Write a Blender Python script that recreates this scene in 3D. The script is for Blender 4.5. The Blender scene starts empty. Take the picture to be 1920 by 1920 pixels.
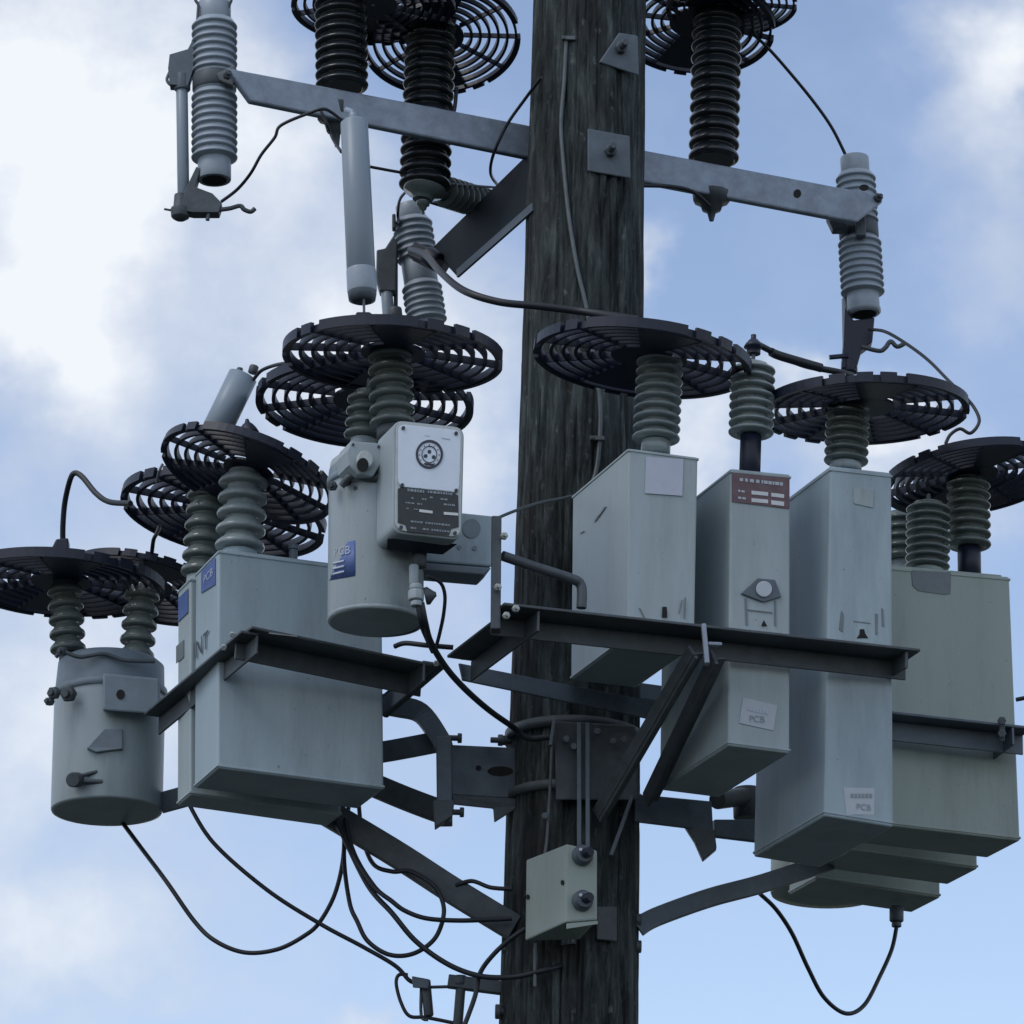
import bpy, math, random
from mathutils import Vector, Matrix, noise as mnoise
R = math.radians
random.seed(7)
scene = bpy.context.scene
C = scene.collection

# ------------------------------------------------------------------ camera
F = 8000.0; PITCH = R(19.5); ROLL = R(1.49); CAMZ = 1.6
CAM = Vector((0, 0, CAMZ))
fwd = Vector((0, math.cos(PITCH), math.sin(PITCH)))
right0 = Vector((1, 0, 0)); up0 = Vector((0, -math.sin(PITCH), math.cos(PITCH)))
# the picture leans: world verticals tilt to the right
rgt = right0 * math.cos(ROLL) + up0 * math.sin(ROLL)
upv = up0 * math.cos(ROLL) - right0 * math.sin(ROLL)
cd = bpy.data.cameras.new('camera'); cam = bpy.data.objects.new('camera', cd); C.objects.link(cam)
cd.sensor_width = 36; cd.sensor_fit = 'HORIZONTAL'; cd.lens = 36 * F / 1920; cd.clip_start = .1; cd.clip_end = 6000
m = Matrix((rgt, upv, -fwd)).transposed().to_4x4(); m.translation = CAM; cam.matrix_world = m
scene.camera = cam
scene.render.resolution_x = scene.render.resolution_y = 1024
Y0 = 12 * math.cos(PITCH)

def ray(px, py): return (fwd + rgt * ((px - 960) / F) + upv * ((960 - py) / F))
def P(px, py, d=0.0):
    r = ray(px, py); return CAM + r * ((Y0 + d) / r.y)
def mpp(d=0.0, py=960): return ((Y0 + d) / ray(960, py).y) / F     # metres per photo pixel at that distance
def PL(px, py, pt, n):
    r = ray(px, py); return CAM + r * ((pt - CAM).dot(n) / r.dot(n))

# ------------------------------------------------------------------ light
SUN_EL, SUN_AZ = R(50), R(236)        # azimuth of the sun, from +Y clockwise
w = bpy.data.worlds.new('World'); scene.world = w; w.use_nodes = True
nt = w.node_tree; N = nt.nodes; L = nt.links; N.clear()
def nd(t, **k):
    n = N.new(t)
    for a, b in k.items(): setattr(n, a, b)
    return n
out = nd('ShaderNodeOutputWorld'); bg = nd('ShaderNodeBackground'); bg.inputs[1].default_value = .13
L.new(bg.outputs[0], out.inputs[0])
sky = nd('ShaderNodeTexSky', sky_type='NISHITA', sun_disc=False, sun_elevation=SUN_EL, sun_rotation=SUN_AZ)
sky.air_density = 1.0; sky.dust_density = 0.6; sky.ozone_density = 2.2
tc = nd('ShaderNodeTexCoord'); sep = nd('ShaderNodeSeparateXYZ'); L.new(tc.outputs['Generated'], sep.inputs[0])
def mth(op, a, b=None, clamp=False):
    n = nd('ShaderNodeMath', operation=op, use_clamp=clamp)
    for i, v in enumerate((a, b)):
        if v is None: continue
        if isinstance(v, (int, float)): n.inputs[i].default_value = v
        else: L.new(v, n.inputs[i])
    return n.outputs[0]
az = mth('DIVIDE', sep.outputs[0], sep.outputs[1]); el = mth('DIVIDE', sep.outputs[2], sep.outputs[1])
cmb = nd('ShaderNodeCombineXYZ'); L.new(az, cmb.inputs[0]); L.new(el, cmb.inputs[1])
def noise(vec, scale, detail=6, rough=.55, col=False):
    n = nd('ShaderNodeTexNoise'); n.inputs['Scale'].default_value = scale; n.inputs['Detail'].default_value = detail
    n.inputs['Roughness'].default_value = rough; L.new(vec, n.inputs['Vector']); return n.outputs[1 if col else 0]
wn = noise(cmb.outputs[0], 14, 5, .6, True)
vs = nd('ShaderNodeVectorMath', operation='SUBTRACT'); L.new(wn, vs.inputs[0]); vs.inputs[1].default_value = (.5, .5, .5)
vm = nd('ShaderNodeVectorMath', operation='SCALE'); L.new(vs.outputs[0], vm.inputs[0]); vm.inputs[3].default_value = .075
va = nd('ShaderNodeVectorMath', operation='ADD'); L.new(cmb.outputs[0], va.inputs[0]); L.new(vm.outputs[0], va.inputs[1])
pos = va.outputs[0]
# cloud banks: where in the sky (given as photo px for convenience), width, height in px, density
BANKS = [(60, 150, 700, 700, 1.0), (300, 480, 620, 520, .55), (0, 620, 400, 300, .45), (60, 1380, 620, 480, .72), (300, 950, 900, 560, .5), (600, 1500, 500, 400, .22), (1120, 1500, 700, 300, .10), (120, 1760, 480, 240, .45), (760, 600, 420, 560, .75), (880, 1000, 260, 420, .38),
         (560, 200, 300, 330, .45), (1880, 80, 330, 260, .9), (1800, 420, 280, 460, .38), (1700, 230, 200, 160, .25), (1650, 860, 480, 190, .72), (1260, 850, 240, 260, .75), (1225, 550, 110, 150, .9),
         (1900, 560, 330, 240, .25), (700, 1900, 330, 110, .75), (300, 1800, 500, 260, .32), (1640, 800, 200, 110, .4), (1800, 1000, 200, 160, .2), (1560, 160, 120, 260, .06), (840, 1300, 260, 420, .25), (1880, 300, 160, 160, .3)]
tot = None
for (bx, by, sx, sy, amp) in BANKS:
    r = ray(bx, by); c = (r.x / r.y, r.z / r.y)
    k = F * math.cos(PITCH)
    s1 = nd('ShaderNodeVectorMath', operation='SUBTRACT'); L.new(pos, s1.inputs[0]); s1.inputs[1].default_value = (c[0], c[1], 0)
    s2 = nd('ShaderNodeVectorMath', operation='MULTIPLY'); L.new(s1.outputs[0], s2.inputs[0]); s2.inputs[1].default_value = (k / sx, k / sy * .95, 0)
    s3 = nd('ShaderNodeVectorMath', operation='LENGTH'); L.new(s2.outputs[0], s3.inputs[0])
    mr = nd('ShaderNodeMapRange', interpolation_type='SMOOTHSTEP'); L.new(s3.outputs['Value'], mr.inputs[0])
    mr.inputs[1].default_value = 0; mr.inputs[2].default_value = 1; mr.inputs[3].default_value = amp; mr.inputs[4].default_value = 0
    tot = mr.outputs[0] if tot is None else mth('ADD', tot, mr.outputs[0])
fine = noise(cmb.outputs[0], 34, 7, .55)
tot = mth('ADD', tot, mth('MULTIPLY', mth('SUBTRACT', fine, .5), .62))
# everything well away from the photographed window: broken cloud
wide = noise(tc.outputs['Generated'], 2.2, 5, .55)
widem = nd('ShaderNodeMapRange'); L.new(wide, widem.inputs[0]); widem.inputs[1].default_value = .40; widem.inputs[2].default_value = .60
dx = mth('ABSOLUTE', az); far = nd('ShaderNodeMapRange', interpolation_type='SMOOTHSTEP'); L.new(dx, far.inputs[0]); far.inputs[1].default_value = .16; far.inputs[2].default_value = .30
dy = mth('ABSOLUTE', mth('SUBTRACT', el, .354)); far2 = nd('ShaderNodeMapRange', interpolation_type='SMOOTHSTEP'); L.new(dy, far2.inputs[0]); far2.inputs[1].default_value = .17; far2.inputs[2].default_value = .30
back = mth('LESS_THAN', sep.outputs[1], 0.0)
away = mth('MAXIMUM', mth('MAXIMUM', far.outputs[0], far2.outputs[0]), back)
mixd = nd('ShaderNodeMix', data_type='FLOAT'); L.new(away, mixd.inputs[0]); L.new(mth('ADD', tot, .02, True), mixd.inputs[2]); L.new(widem.outputs[0], mixd.inputs[3])
ccol = nd('ShaderNodeValToRGB'); L.new(mixd.outputs[0], ccol.inputs[0])
e = ccol.color_ramp.elements; e[0].position = .15; e[0].color = (.50, .60, .86, 1); e[1].position = 1; e[1].color = (.90, .94, 1.0, 1)
e2 = ccol.color_ramp.elements.new(.55); e2.color = (.64, .71, .84, 1)
csc = nd('ShaderNodeVectorMath', operation='SCALE'); L.new(ccol.outputs[0], csc.inputs[0]); csc.inputs[3].default_value = 7.1
skc = nd('ShaderNodeVectorMath', operation='MULTIPLY'); L.new(sky.outputs[0], skc.inputs[0]); SKYMUL = skc.inputs[1]; SKYMUL.default_value = (1.70, 1.48, 1.36)
mx = nd('ShaderNodeMix', data_type='RGBA'); L.new(mixd.outputs[0], mx.inputs[0]); L.new(skc.outputs[0], mx.inputs[6]); L.new(csc.outputs[0], mx.inputs[7])
L.new(mx.outputs[2], bg.inputs[0])
sl = bpy.data.lights.new('sun', 'SUN'); so = bpy.data.objects.new('sun', sl); C.objects.link(so)
sl.energy = .85; sl.angle = R(25); sl.color = (1, .97, .92)
sdir = Vector((math.sin(SUN_AZ) * math.cos(SUN_EL), math.cos(SUN_AZ) * math.cos(SUN_EL), math.sin(SUN_EL)))
so.rotation_euler = sdir.to_track_quat('Z', 'Y').to_euler(); so.location = (0, 0, 30)
scene.view_settings.view_transform = 'Standard'; scene.view_settings.look = 'None'; scene.view_settings.exposure = .1; scene.view_settings.gamma = 1

# ------------------------------------------------------------------ materials
def mat(name, base, rough=.5, metal=0, var=.12, nscale=6, bump=0, bscale=60, streak=False, spec=.5, dirt=None, dirt_amt=.5, dscale=3, speck=0):
    mm = bpy.data.materials.new(name); mm.use_nodes = True; t = mm.node_tree; b = t.nodes['Principled BSDF']
    b.inputs['Roughness'].default_value = rough; b.inputs['Metallic'].default_value = metal; b.inputs['Specular IOR Level'].default_value = spec
    co = t.nodes.new('ShaderNodeTexCoord'); mp = t.nodes.new('ShaderNodeMapping'); t.links.new(co.outputs['Object'], mp.inputs[0])
    if streak: mp.inputs['Scale'].default_value = (1, 1, .18)
    n = t.nodes.new('ShaderNodeTexNoise'); n.inputs['Scale'].default_value = nscale; n.inputs['Detail'].default_value = 8; n.inputs['Roughness'].default_value = .65
    t.links.new(mp.outputs[0], n.inputs['Vector'])
    r = t.nodes.new('ShaderNodeValToRGB'); t.links.new(n.outputs[0], r.inputs[0])
    r.color_ramp.elements[0].position = .3; r.color_ramp.elements[1].position = .7
    r.color_ramp.elements[0].color = tuple(c * (1 - var) for c in base) + (1,); r.color_ramp.elements[1].color = tuple(min(1, c * (1 + var)) for c in base) + (1,)
    col = r.outputs[0]
    if dirt:
        n2 = t.nodes.new('ShaderNodeTexNoise'); n2.inputs['Scale'].default_value = dscale; n2.inputs['Detail'].default_value = 10; n2.inputs['Roughness'].default_value = .7
        t.links.new(mp.outputs[0], n2.inputs['Vector'])
        r2 = t.nodes.new('ShaderNodeMapRange'); r2.inputs[1].default_value = .48; r2.inputs[2].default_value = .72; r2.inputs[3].default_value = 0; r2.inputs[4].default_value = dirt_amt
        t.links.new(n2.outputs[0], r2.inputs[0]); x = t.nodes.new('ShaderNodeMix'); x.data_type = 'RGBA'; x.inputs[7].default_value = tuple(dirt) + (1,)
        t.links.new(r2.outputs[0], x.inputs[0]); t.links.new(col, x.inputs[6]); col = x.outputs[2]
    if speck:
        for (sc_, lo, hi, amt, cc) in ((70, .66, .72, speck, (.07, .08, .075)), (9, .64, .80, speck * .8, (.16, .145, .11)), (160, .60, .68, speck * .35, (.5, .54, .55))):
            n4 = t.nodes.new('ShaderNodeTexNoise'); n4.inputs['Scale'].default_value = sc_; n4.inputs['Detail'].default_value = 5; n4.inputs['Roughness'].default_value = .75
            m4 = t.nodes.new('ShaderNodeMapping'); m4.inputs['Scale'].default_value = (1, 1, .10 if sc_ == 9 else .8); t.links.new(co.outputs['Object'], m4.inputs[0]); t.links.new(m4.outputs[0], n4.inputs['Vector'])
            r4 = t.nodes.new('ShaderNodeMapRange'); r4.inputs[1].default_value = lo; r4.inputs[2].default_value = hi; r4.inputs[4].default_value = amt; t.links.new(n4.outputs[0], r4.inputs[0])
            x4 = t.nodes.new('ShaderNodeMix'); x4.data_type = 'RGBA'; x4.inputs[7].default_value = cc + (1,); t.links.new(r4.outputs[0], x4.inputs[0]); t.links.new(col, x4.inputs[6]); col = x4.outputs[2]
    t.links.new(col, b.inputs['Base Color'])
    rr = t.nodes.new('ShaderNodeMapRange'); rr.inputs[3].default_value = max(0, rough - .1); rr.inputs[4].default_value = min(1, rough + .1); t.links.new(n.outputs[0], rr.inputs[0]); t.links.new(rr.outputs[0], b.inputs['Roughness'])
    if bump:
        n3 = t.nodes.new('ShaderNodeTexNoise'); n3.inputs['Scale'].default_value = bscale; n3.inputs['Detail'].default_value = 4; t.links.new(mp.outputs[0], n3.inputs['Vector'])
        bp = t.nodes.new('ShaderNodeBump'); bp.inputs['Strength'].default_value = bump; bp.inputs['Distance'].default_value = .004; t.links.new(n3.outputs[0], bp.inputs['Height']); t.links.new(bp.outputs[0], b.inputs['Normal'])
    return mm
M = {}
M['paint'] = mat('grey_enamel', (.355, .43, .455), .42, var=.07, nscale=9, bump=.12, bscale=25, dirt=(.21, .25, .25), dirt_amt=.6, dscale=5, streak=True, spec=.3, speck=1)
M['paint_old'] = mat('weathered_green_grey_enamel', (.335, .40, .37), .5, var=.14, nscale=14, bump=.15, bscale=40, dirt=(.20, .23, .21), dirt_amt=.75, dscale=7, streak=True, spec=.3, speck=1)
M['paint_blue'] = mat('blue_grey_enamel', (.335, .425, .475), .42, var=.06, nscale=8, bump=.1, bscale=25, dirt=(.18, .22, .25), dirt_amt=.6, dscale=6, streak=True, spec=.3, speck=1)
M['tank'] = mat('tank_enamel', (.34, .405, .435), .38, var=.06, nscale=7, bump=.1, bscale=20, dirt=(.20, .24, .24), dirt_amt=.7, dscale=6, streak=True, spec=.3, speck=1)
M['tank_dark'] = mat('aged_tank_lid', (.17, .22, .26), .5, var=.15, nscale=14, bump=.2, dirt=(.10, .12, .13), dirt_amt=.5)
M['galv'] = mat('galvanised_steel', (.25, .30, .37), .5, .3, var=.24, nscale=22, bump=.12, bscale=70, dirt=(.12, .14, .16), dirt_amt=.45, dscale=5, speck=.5)
M['steel'] = mat('dark_weathered_steel', (.075, .092, .105), .55, .2, var=.25, nscale=18, bump=.2, bscale=60, dirt=(.04, .045, .05), dirt_amt=.6, dscale=7)
M['steel_shade'] = mat('shaded_steel', (.012, .018, .024), .7, 0, var=.3, nscale=14, spec=.15)  # same steel, with the brace arm's underside shade put into the base colour
M['steel_mid'] = mat('dull_galvanised_steel', (.11, .14, .17), .55, .3, var=.2, nscale=20, bump=.15, dirt=(.07, .08, .09), dirt_amt=.5, dscale=6)
M['black'] = mat('black_plastic', (.006, .012, .030), .45, var=.3, nscale=25, spec=.45)
M['rubber'] = mat('black_cable_rubber', (.012, .017, .024), .5, var=.06, nscale=6)
M['wire'] = mat('dull_wire', (.10, .12, .13), .5, .3, var=.2, nscale=30)
M['porc'] = mat('grey_green_porcelain', (.13, .16, .155), .15, var=.15, nscale=30, dirt=(.07, .08, .08), dirt_amt=.5, dscale=9)
M['porc_light'] = mat('sky_grey_porcelain', (.25, .30, .31), .16, var=.12, nscale=30, dirt=(.12, .14, .14), dirt_amt=.5, dscale=9)
M['porc_dark'] = mat('dark_glazed_porcelain', (.016, .021, .025), .22, var=.2, nscale=30)
M['poly'] = mat('grey_ribbed_polymer', (.30, .36, .42), .38, var=.08, nscale=12, dirt=(.16, .19, .21), dirt_amt=.4, dscale=8)
M['tube'] = mat('grey_glass_fibre', (.22, .275, .33), .4, var=.06, nscale=12, streak=True)
M['plate'] = mat('brushed_face_plate', (.66, .74, .84), .4, .1, var=.04, nscale=30)
M['darkplate'] = mat('black_nameplate', (.02, .026, .032), .4, var=.3, nscale=60)
M['trim'] = mat('bare_trim', (.42, .46, .46), .4, .3, var=.12, nscale=30)
M['blue'] = mat('blue_sticker', (.07, .125, .33), .5, var=.12, nscale=40, dirt=(.16, .21, .34), dirt_amt=.4, dscale=20)
M['letter'] = mat('pale_lettering', (.42, .48, .60), .5, var=.1, nscale=40)
M['redlabel'] = mat('faded_red_label', (.13, .075, .09), .5, var=.16, nscale=40, dirt=(.16, .15, .15), dirt_amt=.5, dscale=20)
M['white'] = mat('white_strip', (.62, .66, .68), .5, var=.08, nscale=40)
M['sticker'] = mat('pale_sticker', (.45, .50, .55), .5, var=.06, nscale=40)
M['greystk'] = mat('faint_sticker', (.46, .50, .60), .5, var=.05, nscale=40)
M['darkpatch'] = mat('slate_patch', (.15, .185, .20), .5, var=.12, nscale=40)
M['dim'] = mat('faint_lettering', (.24, .29, .33), .5, var=.1, nscale=50)
M['ink'] = mat('dark_ink', (.03, .038, .06), .5, var=.3, nscale=50)
M['hole'] = mat('dark_opening', (.006, .007, .008), .8, var=.2)
M['brown'] = mat('weathered_red_brown', (.12, .08, .08), .7, var=.3, nscale=30)

def wood_mat():
    mm = bpy.data.materials.new('weathered_pole_wood'); mm.use_nodes = True; t = mm.node_tree; b = t.nodes['Principled BSDF']; Lk = t.links.new
    b.inputs['Roughness'].default_value = .8; b.inputs['Specular IOR Level'].default_value = .25
    co = t.nodes.new('ShaderNodeTexCoord')
    wm = t.nodes.new('ShaderNodeMapping'); wm.inputs['Scale'].default_value = (1, 1, .35); Lk(co.outputs['Object'], wm.inputs[0])
    wn_ = t.nodes.new('ShaderNodeTexNoise'); wn_.inputs['Scale'].default_value = 9; wn_.inputs['Detail'].default_value = 3; Lk(wm.outputs[0], wn_.inputs[0])
    w1 = t.nodes.new('ShaderNodeVectorMath'); w1.operation = 'SUBTRACT'; Lk(wn_.outputs[1], w1.inputs[0]); w1.inputs[1].default_value = (.5, .5, .5)
    w2 = t.nodes.new('ShaderNodeVectorMath'); w2.operation = 'SCALE'; Lk(w1.outputs[0], w2.inputs[0]); w2.inputs[3].default_value = .045
    w3 = t.nodes.new('ShaderNodeVectorMath'); Lk(w2.outputs[0], w3.inputs[0]); Lk(co.outputs['Object'], w3.inputs[1]); wv = w3.outputs[0]
    def nz(sc, scale, det, ro=.6):
        mp = t.nodes.new('ShaderNodeMapping'); mp.inputs['Scale'].default_value = sc; Lk(wv, mp.inputs[0])
        n = t.nodes.new('ShaderNodeTexNoise'); n.inputs['Scale'].default_value = scale; n.inputs['Detail'].default_value = det; n.inputs['Roughness'].default_value = ro; Lk(mp.outputs[0], n.inputs[0]); return n.outputs[0]
    a = nz((1, 1, .15), 28, 9, .72)
    r = t.nodes.new('ShaderNodeValToRGB'); Lk(a, r.inputs[0]); el_ = r.color_ramp.elements
    el_[0].position = .36; el_[0].color = (.006, .009, .010, 1); el_[1].position = .72; el_[1].color = (.12, .15, .15, 1)
    x3 = el_.new(.52); x3.color = (.036, .047, .049, 1)
    c2 = nz((1, 1, .3), 5, 6); mr2 = t.nodes.new('ShaderNodeMapRange'); mr2.inputs[1].default_value = .5; mr2.inputs[2].default_value = .68; mr2.inputs[4].default_value = .75; Lk(c2, mr2.inputs[0])
    x = t.nodes.new('ShaderNodeMix'); x.data_type = 'RGBA'; Lk(mr2.outputs[0], x.inputs[0]); Lk(r.outputs[0], x.inputs[6]); x.inputs[7].default_value = (.022, .017, .018, 1)
    c3 = nz((1, 1, .55), 42, 6); mr3 = t.nodes.new('ShaderNodeMapRange'); mr3.inputs[1].default_value = .62; mr3.inputs[2].default_value = .75; mr3.inputs[4].default_value = .8; Lk(c3, mr3.inputs[0])
    y = t.nodes.new('ShaderNodeMix'); y.data_type = 'RGBA'; Lk(mr3.outputs[0], y.inputs[0]); Lk(x.outputs[2], y.inputs[6]); y.inputs[7].default_value = (.15, .175, .175, 1)
    Lk(y.outputs[2], b.inputs['Base Color'])
    bp = t.nodes.new('ShaderNodeBump'); bp.inputs['Strength'].default_value = .9; bp.inputs['Distance'].default_value = .012; Lk(a, bp.inputs['Height']); Lk(bp.outputs[0], b.inputs['Normal'])
    return mm
M['wood'] = wood_mat()

# ------------------------------------------------------------------ mesh helpers
def basis(a):
    a = a.normalized(); h = Vector((0, 0, 1)) if abs(a.z) < .9 else Vector((1, 0, 0))
    x = h.cross(a).normalized(); return x, a.cross(x).normalized(), a
class MB:
    def __init__(s): s.v = []; s.f = []; s.sm = []
    def add(s, vs, fs, smooth=False):
        o = len(s.v); s.v += [Vector(q) for q in vs]
        for f in fs: s.f.append([o + i for i in f]); s.sm.append(smooth)
        return s
    def hexa(s, q):     # q: 4 front (tl,tr,br,bl), 4 back same order
        return s.add(q, [(0, 3, 2, 1), (4, 5, 6, 7), (0, 1, 5, 4), (1, 2, 6, 5), (2, 3, 7, 6), (3, 0, 4, 7)])
    def box(s, c, x, y, z):   # half vectors
        q = [c - x - y + z, c + x - y + z, c + x - y - z, c - x - y - z, c - x + y + z, c + x + y + z, c + x + y - z, c - x + y - z]
        return s.hexa(q)
    def bar(s, A, B, up, wu, ws):   # rectangular bar A->B; wu full size along up, ws along side
        a = (B - A).normalized(); side = a.cross(up).normalized(); u = side.cross(a).normalized()
        return s.box((A + B) / 2, (B - A) / 2, side * ws / 2, u * wu / 2)
    def prism(s, poly, ext):
        n = len(poly); vs = list(poly) + [p + ext for p in poly]
        return s.add(vs, [tuple(range(n - 1, -1, -1)), tuple(range(n, 2 * n))] + [(i, (i + 1) % n, n + (i + 1) % n, n + i) for i in range(n)])
    def lathe(s, A, B, prof, seg=40, caps=True):   # prof: (distance fraction, radius)
        x, y, z = basis(B - A); Ln = (B - A).length; vs = []; fs = []
        for (t, r) in prof:
            for k in range(seg):
                an = 2 * math.pi * k / seg; vs.append(A + z * (t * Ln) + (x * math.cos(an) + y * math.sin(an)) * r)
        m_ = len(prof)
        for i in range(m_ - 1):
            for k in range(seg): fs.append((i * seg + k, i * seg + (k + 1) % seg, (i + 1) * seg + (k + 1) % seg, (i + 1) * seg + k))
        s.add(vs, fs, True)
        if caps: s.add(vs[:seg], [tuple(range(seg - 1, -1, -1))]); s.add(vs[-seg:], [tuple(range(seg))])
        return s
    def cyl(s, A, B, r, r2=None, seg=24):
        r2 = r if r2 is None else r2; Ln = (B - A).length; bv = min(.1, .003 / max(Ln, .001))
        return s.lathe(A, B, [(0, r * .88), (bv, r), (1 - bv, r2), (1, r2 * .88)], seg)
    def tube(s, pts, r, seg=10, caps=True):
        n = len(pts); vs = []; fs = []; x = None
        for i, p in enumerate(pts):
            d = (pts[min(i + 1, n - 1)] - pts[max(i - 1, 0)]).normalized()
            if x is None: x = basis(d)[0]
            x = (x - d * x.dot(d)).normalized(); y = d.cross(x)
            for k in range(seg):
                an = 2 * math.pi * k / seg; vs.append(p + (x * math.cos(an) + y * math.sin(an)) * r)
        for i in range(n - 1):
            for k in range(seg): fs.append((i * seg + k, i * seg + (k + 1) % seg, (i + 1) * seg + (k + 1) % seg, (i + 1) * seg + k))
        s.add(vs, fs, True)
        if caps: s.add(vs[:seg], [tuple(range(seg - 1, -1, -1))]); s.add(vs[-seg:], [tuple(range(seg))])
        return s
    def bolt(s, c, n, r=.011, h=.012, shaft=.0):
        n = n.normalized(); s.lathe(c, c + n * h, [(0, r), (.85, r), (1, r * .85)], 6)
        for i in range(-7, 0): s.sm[i] = False
        if shaft: s.cyl(c + n * h, c + n * (h + shaft), r * .5, seg=10)
        return s
    def angle(s, A, B, inward, hw, vw, th=.008):   # angle iron: flange outer top edge A->B, horizontal flange going inward, vertical leg down
        a = (B - A).normalized(); z = Vector((0, 0, 1)); inn = (inward - a * inward.dot(a)).normalized(); up = inn.cross(a); up = up if up.z > 0 else -up
        s.box((A + B) / 2 + inn * hw / 2 - up * th / 2, (B - A) / 2, inn * hw / 2, up * th / 2)
        s.box((A + B) / 2 + inn * (hw - th / 2) - up * (th + vw / 2 + .0005), (B - A) / 2, inn * (th / 2 - .0006), up * vw / 2)
        return s
    def build(s, name, mt, parent=None, bevel=0, label=None, seg=2):
        me = bpy.data.meshes.new(name)
        if parent is not None:
            rt = parent
            while rt.parent: rt = rt.parent
            org = rt.location.copy()
        else: org = sum(s.v, Vector()) / len(s.v); org.z = min(q.z for q in s.v)
        me.from_pydata([q - org for q in s.v], [], s.f); me.polygons.foreach_set('use_smooth', s.sm); me.update()
        me.materials.append(M[mt] if isinstance(mt, str) else mt)
        o = bpy.data.objects.new(name, me); C.objects.link(o)
        if parent is not None: o.parent = parent
        else: o.location = org
        if bevel:
            b = o.modifiers.new('bevel', 'BEVEL'); b.width = bevel; b.segments = seg; b.limit_method = 'ANGLE'; b.angle_limit = R(40)
        if label: o['label'] = label
        return o
def thing(name, label, cat, loc, group=None):
    o = bpy.data.objects.new(name, None); C.objects.link(o); o.location = loc; o.empty_display_size = .1
    o['label'] = label; o['category'] = cat
    if group: o['group'] = group
    return o
def tag(o, label, cat, group=None):
    o['label'] = label; o['category'] = cat
    if group: o['group'] = group
    return o
def spline(pts, n=10):
    out_ = []; p = [pts[0]] + list(pts) + [pts[-1]]
    for i in range(1, len(p) - 2):
        a, b, c, d = p[i - 1], p[i], p[i + 1], p[i + 2]
        for k in range(n):
            t = k / n; out_.append(.5 * ((2 * b) + (c - a) * t + (2 * a - 5 * b + 4 * c - d) * t * t + (3 * b - a - 3 * c + d) * t ** 3))
    out_.append(pts[-1]); return out_
def cable(pts, rpx, label, d=0, mt='rubber', name='cable', cat='cable', group=None, n=10):
    q = [P(*(a if len(a) == 3 else (a[0], a[1], d))) for a in pts]
    o = MB().tube(spline(q, n), rpx * mpp(0), 10).build(name, mt); return tag(o, label, cat, group)
def text(s, c, rdir, n, h, mt, parent, name='lettering', wmul=1.0):
    cu = bpy.data.curves.new(name, 'FONT'); cu.body = s; cu.size = 1; cu.align_x = 'CENTER'; cu.align_y = 'CENTER'; cu.extrude = .01
    to = bpy.data.objects.new(name, cu); me = bpy.data.meshes.new_from_object(to); bpy.data.objects.remove(to); bpy.data.curves.remove(cu)
    x = rdir.normalized(); z = n.normalized(); y = z.cross(x).normalized()
    rt = parent
    while rt.parent: rt = rt.parent
    for v in me.vertices:
        q = v.co.copy(); v.co = c - rt.location + x * q.x * h * 1.35 * wmul + y * q.y * h * 1.35 + z * (q.z * h * .2 + .0015)
    me.name = name; me.materials.clear(); me.materials.append(M[mt]); o = bpy.data.objects.new(name, me); C.objects.link(o); o.parent = parent; return o
PHI = R(20)
U = Vector((math.cos(PHI), math.sin(PHI), 0)); V = Vector((-math.sin(PHI), math.cos(PHI), 0)); Z = Vector((0, 0, 1))
def plane(a, b, c):
    n = (b - a).cross(c - a).normalized()
    if n.dot(CAM - a) < 0: n = -n
    return a, n
def patch(mb, pix, pl, off=.0012, th=.0015):
    pt, n = pl; q = [PL(x, y, pt + n * off, n) for x, y in pix]; return mb.prism(q, n * th)
def circ(cx, cy, rx, ry=None, n=28, a0=0, a1=360):
    ry = rx if ry is None else ry
    return [(cx + rx * math.cos(R(a0 + (a1 - a0) * k / n)), cy + ry * math.sin(R(a0 + (a1 - a0) * k / n))) for k in range(n)]

def sheds(n, rs, rc, s0=0, s1=1, droop=.2, thick=.45):
    """profile of n sheds between s0 and s1; each flares out low, with a rounded lip."""
    pr = []; p = (s1 - s0) / n
    for i in range(n):
        b = s0 + i * p
        pr += [(b, rc), (b + p * .10, rc + (rs - rc) * .15), (b + p * (.02 + droop * .3), rs * .93), (b + p * (.10 + droop * .3), rs * .99), (b + p * (.22 + droop * .3), rs), (b + p * (.36 + droop * .3), rs * .965),
               (b + p * (.36 + thick * .5), rc + (rs - rc) * .55), (b + p * (.62 + thick * .5), rc + (rs - rc) * .12)]
    pr.append((s1, rc)); return pr
def bushing(parent, bot, top, d, rs, rc, n, mt='porc', stud=12, neck=0, neck_r=18, neck_mt=None, d2=None):
    """bot/top in photo px; rs, rc in px; neck = px of plain collar below."""
    A = P(bot[0], bot[1], d); B = P(top[0], top[1], d if d2 is None else d2); k = mpp(d, bot[1])
    ax = (B - A).normalized()
    o = MB().lathe(A, B, sheds(n, rs * k, rc * k), 44).build('bushing', mt, parent)
    c = MB(); nk = max(neck, 6) * k; c.cyl(A - ax * (nk + .01), A - ax * .001, neck_r * k, seg=32); c.build('collar', neck_mt or 'tank', o)
    if stud:
        st = MB(); st.cyl(B + ax * .0005, B + ax * stud * .6 * k, 9 * k, seg=16); st.cyl(B + ax * (stud * .6 * k + .0005), B + ax * (stud + 14) * k, 4 * k, seg=10); st.build('terminal_stud', 'steel_mid', o)
    return o

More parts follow.
